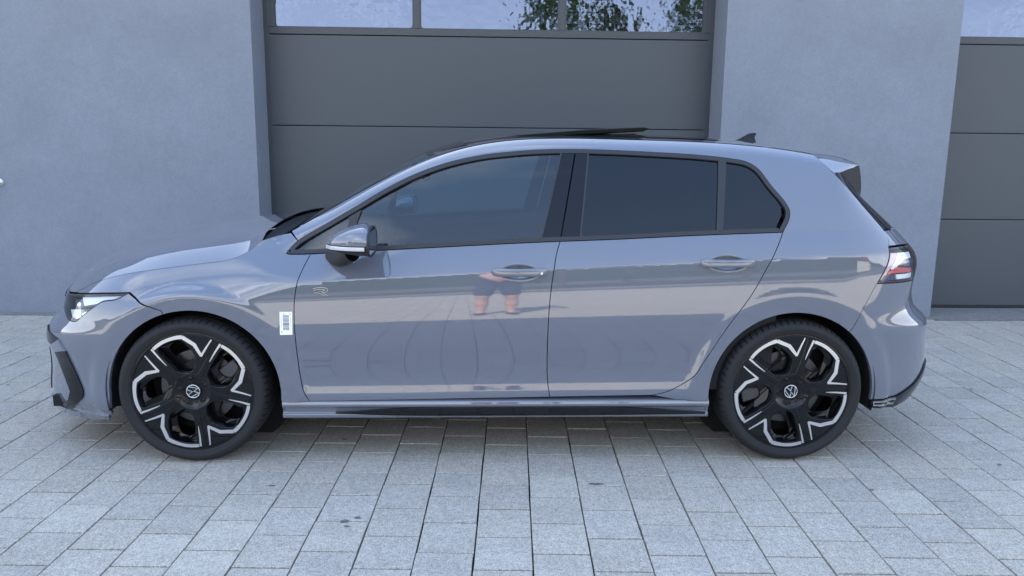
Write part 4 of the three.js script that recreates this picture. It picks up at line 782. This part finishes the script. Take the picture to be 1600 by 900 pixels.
// ---------------------------------------------------------------- wheels
const pol = (r, deg) => [r * Math.sin(deg * Math.PI / 180), r * Math.cos(deg * Math.PI / 180)];
const dish = g => g;
const spun = (g, deg) => g.clone().rotateZ(-deg * Math.PI / 180);
const wheelGeo = (() => {
  const R = {};
  { // tyre: round section with shoulder grooves
    const half = [[.259, .096], [.264, .104], [.270, .1095], [.2730, .1125], [.2760, .1120], [.281, .1145], [.287, .1170], [.293, .1178], [.300, .1160], [.306, .1118], [.3115, .1060], [.3155, .0995], [.3190, .0920], [.3215, .0820], [.3228, .0700], [.3230, .0640], [.3160, .0630], [.3160, .0560], [.3234, .0550], [.3235, .0250], [.3165, .0240], [.3165, .0160], [.3235, .0150], [.3235, 0]];
    const prof = [...half, ...half.slice(0, -1).reverse().map(([r, z]) => [r, -z])], n = 68, fr = [0, .05, .07, .21, .23], pos = [], idx = [], m = prof.length, T = n * fr.length;
    for (let k = 0; k < T; k++) {
      const pitch = Math.floor(k / fr.length), f = fr[k % fr.length], th = (pitch + f) / n * Math.PI * 2, inG = f > .06 && f < .22;
      for (const [r0, z] of prof) {
        let r = r0, az = Math.abs(z), zz = z; const slant = .014 * clamp((az - .066) / .035, 0, 1);
        if (inG && az > .066 && az < .110 && r0 > .3085) r -= .0065 * sstep(.110, .098, az); 
        const t = th + slant; pos.push(r * Math.cos(t), r * Math.sin(t), zz);
      }
    }
    for (let k = 0; k < T; k++) for (let j = 0; j + 1 < m; j++) { const a = k * m + j, b = ((k + 1) % T) * m + j; idx.push(a, b + 1, b, a, a + 1, b + 1); }
    let g = new THREE.BufferGeometry(); g.setAttribute('position', new THREE.Float32BufferAttribute(pos, 3)); g.setIndex(idx); g.computeVertexNormals(); 
    const nn = g.attributes.normal, pp = g.attributes.position; let s = 0; for (let i = 0; i < pp.count; i += 37) s += nn.getX(i) * pp.getX(i) + nn.getY(i) * pp.getY(i);
    if (s < 0) { g.setIndex(idx.map((v, i) => idx[i - i % 3 + [0, 2, 1][i % 3]])); g.computeVertexNormals(); }
    g.setAttribute('uv', new THREE.Float32BufferAttribute(new Float32Array(pos.length / 3 * 2), 2)); R.tyre = g;
  }
  R.barrel = new THREE.LatheGeometry([[.2455, .1035], [.2535, .1050], [.2560, .1010], [.2530, .094], [.2440, .090], [.2410, .070], [.232, .050], [.226, 0], [.232, -.08], [.246, -.10]].map(p => new THREE.Vector2(...p)), 96).rotateX(Math.PI / 2);
  const pocket = smooth([[.143, 3], [.2235, 3.5], [.2275, 10], [.229, 24], [.224, 31], [.150, 48.5], [.108, 48], [.085, 40], [.083, 22], [.103, 6], [.143, 3]].map(p => pol(...p)), 6);
  const opening = smooth([[.150, 11], [.200, 9.5], [.213, 14], [.213, 26], [.155, 40], [.128, 36], [.120, 18], [.150, 11]].map(p => pol(...p)), 5);
  const turn = (pts, d) => { const a = -d * Math.PI / 180, c = Math.cos(a), s = Math.sin(a); return pts.map(([x, y]) => [x * c - y * s, x * s + y * c]); };
  const plate = (hole, r) => { const s = new THREE.Shape(); s.absarc(0, 0, r, 0, Math.PI * 2); for (let k = 0; k < 5; k++) s.holes.push(new THREE.Path(turn(hole, 72 * k).map(p => new THREE.Vector2(...p)))); return s; };
  const faceShape = plate(pocket, .2435); { const c = new THREE.Path(); c.absarc(0, 0, .074, 0, Math.PI * 2); faceShape.holes.push(c); }
  R.face = dish(new THREE.ExtrudeGeometry(faceShape, { depth: .024, bevelEnabled: true, bevelSize: .0025, bevelThickness: .0025, bevelSegments: 2, curveSegments: 72 }).translate(0, 0, .0755));
  { // sloping pocket floors
    const floor = new THREE.ExtrudeGeometry(plate(opening, .243), { depth: .010, bevelEnabled: true, bevelSize: .002, bevelThickness: .002, bevelSegments: 1, curveSegments: 60 }).translate(0, 0, .040);
    const p = floor.attributes.position; for (let i = 0; i < p.count; i++) { const x = p.getX(i), y = p.getY(i), r = Math.hypot(x, y); let a = (Math.atan2(x, y) * 180 / Math.PI + 720) % 72; const edge = Math.min(1, Math.abs(a - 27) / 26); p.setZ(i, p.getZ(i) + .026 * edge * edge + .022 * clamp((.14 - r) / .07, 0, 1) + .012 * clamp((r - .19) / .05, 0, 1) - .012); } floor.computeVertexNormals(); R.floor = floor.toNonIndexed(); R.floor.computeVertexNormals();
  }
  const arcPts = []; for (let k = 0; k <= 8; k++) arcPts.push(pol(.2355 + .0030 * Math.sin(Math.PI * k / 8) + .001 * k / 8, 1 + 32 * k / 8));
  const c1 = pol(.2445, -.5);
  const A = dish(strip2([pol(.150, -1.5), pol(.200, -1.2), pol(.2400, -.6)], [.0034, .0066, .0090], .0016, .1015));
  const B = dish(strip2(arcPts, arcPts.map((_, k) => .0130 + .0030 * k / 8), .0016, .1015));
  const C = dish(strip2([arcPts[8], pol(.203, 45.5), pol(.160, 56.4)], [.0155, .0155, .0110], .0016, .1017));
  const D = dish(strip2([pol(.1590, 55.6), pol(.205, 59.6), pol(.2410, 61.9)], [.0095, .0068, .0050], .0016, .1013));
  R.stripe = [A, B, C, D];
  const rib = (a, w0, w1) => dish(strip2([pol(.078, a), pol(.13, a + .4), pol(.236, a)], [w0, w1, w1], .0035, .1005, .0015));
  R.rib = rib(66.8, .020, .0135);
  R.hub = dish(new THREE.LatheGeometry([[0, .088], [.040, .088], [.060, .090], [.074, .1028], [.080, .1015], [.082, .070]].map(p => new THREE.Vector2(...p)), 48).rotateX(Math.PI / 2));
  R.bolt = new THREE.LatheGeometry([[0, .014], [.0085, .014], [.0105, .012], [.011, 0]].map(p => new THREE.Vector2(...p)), 6).rotateX(Math.PI / 2).translate(0, .056, .080);
  R.boltWell = new THREE.TorusGeometry(.0145, .0026, 8, 24).translate(0, .056, .0900);
  R.cap = new THREE.LatheGeometry([[0, .0965], [.028, .0960], [.0325, .0940], [.034, .082]].map(p => new THREE.Vector2(...p)), 40).rotateX(Math.PI / 2);
  { const w = .0042, z = .0960, L = (...p) => strip2(p, p.map(() => w), .0012, z); const ringS = new THREE.TorusGeometry(.0285, .0019, 8, 48).scale(1, 1, .5).translate(0, 0, .0967);
    const on = x => Math.sqrt(.0275 ** 2 - x * x);
    R.logo = join([ringS, L([-.0125, on(.0125)], [0, .0035], [.0125, on(.0125)]), L([-.0235, on(.0235) - .001], [-.0105, -.0235], [0, -.0035], [.0105, -.0235], [.0235, on(.0235) - .001])]); }
  R.disc = new THREE.LatheGeometry([[.06, .012], [.09, .014], [.166, .014], [.170, .011], [.170, -.011], [.09, -.012]].map(p => new THREE.Vector2(...p)), 64).rotateX(Math.PI / 2).translate(0, 0, .005);
  R.caliper = new THREE.ExtrudeGeometry((() => { const s = new THREE.Shape(); s.absarc(0, 0, .198, -.55, .55, false); s.absarc(0, 0, .125, .55, -.55, true); return s; })(), { depth: .05, bevelEnabled: true, bevelSize: .006, bevelThickness: .006, bevelSegments: 3, curveSegments: 14 }).translate(0, 0, -.018);
  R.backing = new THREE.CircleGeometry(.235, 48).translate(0, 0, -.06);
  return R;
})();
const font = await new FontLoader().loadAsync('fonts/droid/droid_sans_bold.typeface.json');
function tyreText(text, r, size, centre) {                   // raised sidewall lettering bent round the tyre
  const gs = []; let w = 0; const adv = [...text].map(ch => (font.data.glyphs[ch]?.ha ?? 600) / font.data.resolution * size * 1.12);
  const total = adv.reduce((a, b) => a + b, 0);
  [...text].forEach((ch, i) => {
    const g = new TextGeometry(ch, { font, size, depth: .0007, curveSegments: 3, bevelEnabled: false }); const ang = centre + (w + adv[i] / 2 - total / 2) / r; w += adv[i];
    g.translate(-adv[i] / 2, 0, 0).translate(0, r, 0).rotateZ(-ang).translate(0, 0, .1174); gs.push(g);
  });
  return join(gs);
}
function makeWheel(x, side, turnDeg, logoDeg, rear) {
  const w = part('wheel', car, [x, .3235, side * .770]); if (side < 0) w.rotation.y = Math.PI;
  const add = (n, g, m) => obj(n, g, m, w);
  const tyre = add('tyre', wheelGeo.tyre, M.rubber);
  const letters = obj('lettering', tyreText('BRIDGESTONE', .2855, .0105, (rear ? -19 : 150) * Math.PI / 180), M.rubber, tyre); letters.rotation.z = 0;
  const rim = part('rim', w); rim.scale.set(1.042, 1.042, 1);
  const add2 = (n, g, m) => obj(n, g, m, rim);
  add2('rim_barrel', wheelGeo.barrel, M.gloss); add2('rim_face', spun(wheelGeo.face, turnDeg), M.gloss); add2('pocket_floor', spun(wheelGeo.floor, turnDeg), M.gloss); add2('hub', wheelGeo.hub, M.gloss);
  for (let k = 0; k < 5; k++) {
    const a = turnDeg + 72 * k;
    add2('polished_edge', wheelGeo.stripe.map(g => spun(g, a)), M.cut); add2('spoke_rib', spun(wheelGeo.rib, a), M.gloss);
    add2('wheel_bolt', [spun(wheelGeo.bolt, a + 30), spun(wheelGeo.boltWell, a + 30)], M.gloss);
  }
  const cap = add('centre_cap', wheelGeo.cap, M.gloss); obj('emblem', spun(wheelGeo.logo, logoDeg), M.chrome, cap);
  add('brake_disc', wheelGeo.disc, M.disc); add('brake_caliper', wheelGeo.caliper.clone().rotateZ(rear ? Math.PI * .93 : 0.1), M.caliper); add('hub_carrier', wheelGeo.backing, M.felt);
}
makeWheel(-1.315, 1, -40, -100, false); makeWheel(1.315, 1, -52, -18, true); makeWheel(-1.315, -1, 12, 40, false); makeWheel(1.315, -1, 30, 10, true);
// ---------------------------------------------------------------- the person taking the picture, seen only as a reflection in the doors
{
  const skinMat = new THREE.MeshPhysicalMaterial({ color: lin(.55, .33, .25), roughness: .55 }), shirtMat = new THREE.MeshStandardMaterial({ color: lin(.58, .36, .34), roughness: .9 });
  const shortsMat = new THREE.MeshStandardMaterial({ color: lin(.03, .035, .06), roughness: .9 }), hairMat = new THREE.MeshStandardMaterial({ color: lin(.05, .035, .022), roughness: .8 }), shoeMat = new THREE.MeshStandardMaterial({ color: lin(.05, .05, .055), roughness: .7 });
  const P0 = new THREE.Vector3(.10, 0, .42);
  const person = thing('person', 'person in pale pink shirt and dark shorts holding up a phone, mirrored in the doors', 'person', [P0.x, 0, P0.z]);
  // bones: a, b, radius a, radius b (metres, person-local; the face looks towards -z)
  function field(bones, k, res, lo, size) {
    const mc = new MarchingCubes(res, new THREE.MeshBasicMaterial(), false, false, 120000); mc.isolation = 0; mc.reset();
    const h = res / 2, F = mc.field;
    for (let z = 0; z < res; z++) for (let y = 0; y < res; y++) for (let x = 0; x < res; x++) {
      const p = [lo[0] + (x / res) * size, lo[1] + (y / res) * size, lo[2] + (z / res) * size]; let d = 1e3;
      for (const [a, b, ra, rb] of bones) {
        const bx = b[0] - a[0], by = b[1] - a[1], bz = b[2] - a[2], px = p[0] - a[0], py = p[1] - a[1], pz = p[2] - a[2], l = bx * bx + by * by + bz * bz || 1e-9;
        const t = Math.max(0, Math.min(1, (px * bx + py * by + pz * bz) / l)), q = Math.hypot(px - bx * t, py - by * t, pz - bz * t) - (ra + (rb - ra) * t);
        const m = Math.max(k - Math.abs(d - q), 0) / k; d = Math.min(d, q) - m * m * k * .25;
      }
      F[x + y * res + z * res * res] = -d;
    }
    mc.update();
    const n = mc.count, pos = new Float32Array(mc.positionArray.slice(0, n * 3)), nor = new Float32Array(mc.normalArray.slice(0, n * 3));
    for (let i = 0; i < n; i++) for (let c = 0; c < 3; c++) pos[i * 3 + c] = lo[c] + (pos[i * 3 + c] * h + h) / res * size;
    const g = new THREE.BufferGeometry(); g.setAttribute('position', new THREE.BufferAttribute(pos, 3)); g.setAttribute('normal', new THREE.BufferAttribute(nor, 3)); g.setAttribute('uv', new THREE.BufferAttribute(new Float32Array(n * 2), 2)); g.computeVertexNormals(); return g;
  }
  const S = [], T = [], B = []; // skin, shirt, shorts
  for (const s of [-1, 1]) {
    const hip = [s * .10, .92, 0], knee = [s * .13, .50, -.02], ank = [s * .14, .09, .02];
    S.push([hip, knee, .085, .058], [knee, [s * .137, .36, .012], .058, .060], [[s * .137, .36, .012], ank, .060, .040], [ank, [s * .16, .045, -.12], .042, .036]);
    B.push([[s * .095, .93, 0], [s * .125, .56, -.012], .108, .092]);
    const sh = [s * .185, 1.42, .0], el = [s * .29, 1.22, -.13], wr = [s * .115 - .05, 1.36, -.345];
    S.push([sh, el, .054, .043], [el, wr, .043, .029], [wr, [s * .085 - .055, 1.38, -.385], .030, .028]);
    T.push([sh, [mix(sh[0], el[0], .62), mix(sh[1], el[1], .62), mix(sh[2], el[2], .62)], .068, .064]);
  }
  S.push([[0, .95, 0], [0, 1.15, 0], .13, .12], [[0, 1.15, 0], [0, 1.36, .01], .13, .12], [[-.14, 1.42, 0], [.14, 1.42, 0], .06, .06], [[0, 1.44, .01], [0, 1.56, -.01], .056, .052]);
  S.push([[0, 1.61, -.005], [0, 1.685, .005], .078, .090], [[0, 1.565, -.045], [0, 1.60, -.04], .040, .052], [[0, 1.628, -.088], [0, 1.602, -.104], .010, .014], [[-.086, 1.63, .01], [-.088, 1.60, .012], .014, .010], [[.086, 1.63, .01], [.088, 1.60, .012], .014, .010]);
  T.push([[-.06, .98, 0], [.06, .98, 0], .125, .125], [[0, 1.0, 0], [0, 1.36, .01], .150, .150], [[-.15, 1.41, 0], [.15, 1.41, 0], .075, .075]);
  B.push([[-.06, .95, 0], [.06, .95, 0], .128, .128]);
  const body = field(S, .035, 120, [-.9, -.02, -.95], 1.8);
  const hands = [];
  for (const s of [-1, 1]) {
    const c = [s * .085 - .10 + .045, 1.385, -.392], H = [[[c[0] - s * 0, c[1] - .02, c[2] + .01], [c[0] - s * .012, c[1] + .03, c[2] + .004], .024, .022]];
    for (let f = 0; f < 4; f++) { const y = c[1] + .034 - f * .019, L = [.030, .034, .032, .026][f]; H.push([[c[0], y, c[2]], [c[0] - s * .006, y + .004, c[2] - L], .0092, .0085], [[c[0] - s * .006, y + .004, c[2] - L], [c[0] - s * .030, y + .004, c[2] - L - .004], .0085, .0078]); }
    H.push([[c[0], c[1] - .01, c[2] + .018], [c[0] - s * .026, c[1] + .012, c[2] + .026], .012, .010], [[c[0] - s * .026, c[1] + .012, c[2] + .026], [c[0] - s * .046, c[1] + .022, c[2] + .010], .0095, .0085]);
    hands.push(field(H, .008, 56, [c[0] - .085, c[1] - .085, c[2] - .085], .17));
  }
  obj('body', [body, ...hands], skinMat, person);
  obj('shirt', field(T, .05, 96, [-.62, .80, -.62], 1.24), shirtMat, person); obj('shorts', field(B, .04, 80, [-.5, .45, -.5], 1.0), shortsMat, person);
  obj('hair', field([[[0, 1.70, .02], [0, 1.665, .045], .094, .084], [[-.06, 1.685, .0], [.06, 1.685, .0], .050, .050], [[0, 1.745, -.055], [0, 1.76, -.02], .022, .030]], .03, 48, [-.2, 1.5, -.2], .4), hairMat, person);
  for (const s of [-1, 1]) { obj('eye', new THREE.SphereGeometry(.0095, 12, 8).translate(s * .031, 1.645, -.080), M.chrome, person); obj('shoe', field([[[s * .14, .05, .03], [s * .165, .042, -.15], .052, .044], [[s * .14, .085, .02], [s * .142, .06, -.02], .05, .05]], .02, 44, [s * .15 - .2, -.05, -.28], .4), shoeMat, person); }
  obj('mouth', tube([[-.022, 1.575, -.083], [0, 1.572, -.092], [.022, 1.575, -.083]], .0045, 10), new THREE.MeshStandardMaterial({ color: lin(.40, .16, .14), roughness: .5 }), person);
  const ph = thing('smartphone', 'dark smartphone held up in both hands by the person', 'phone', [0, 1.388, .016]); obj('phone_case', box(.150, .073, .009, 0, 0, 0, .004), M.gloss, ph);
}
renderer.render(scene, camera);
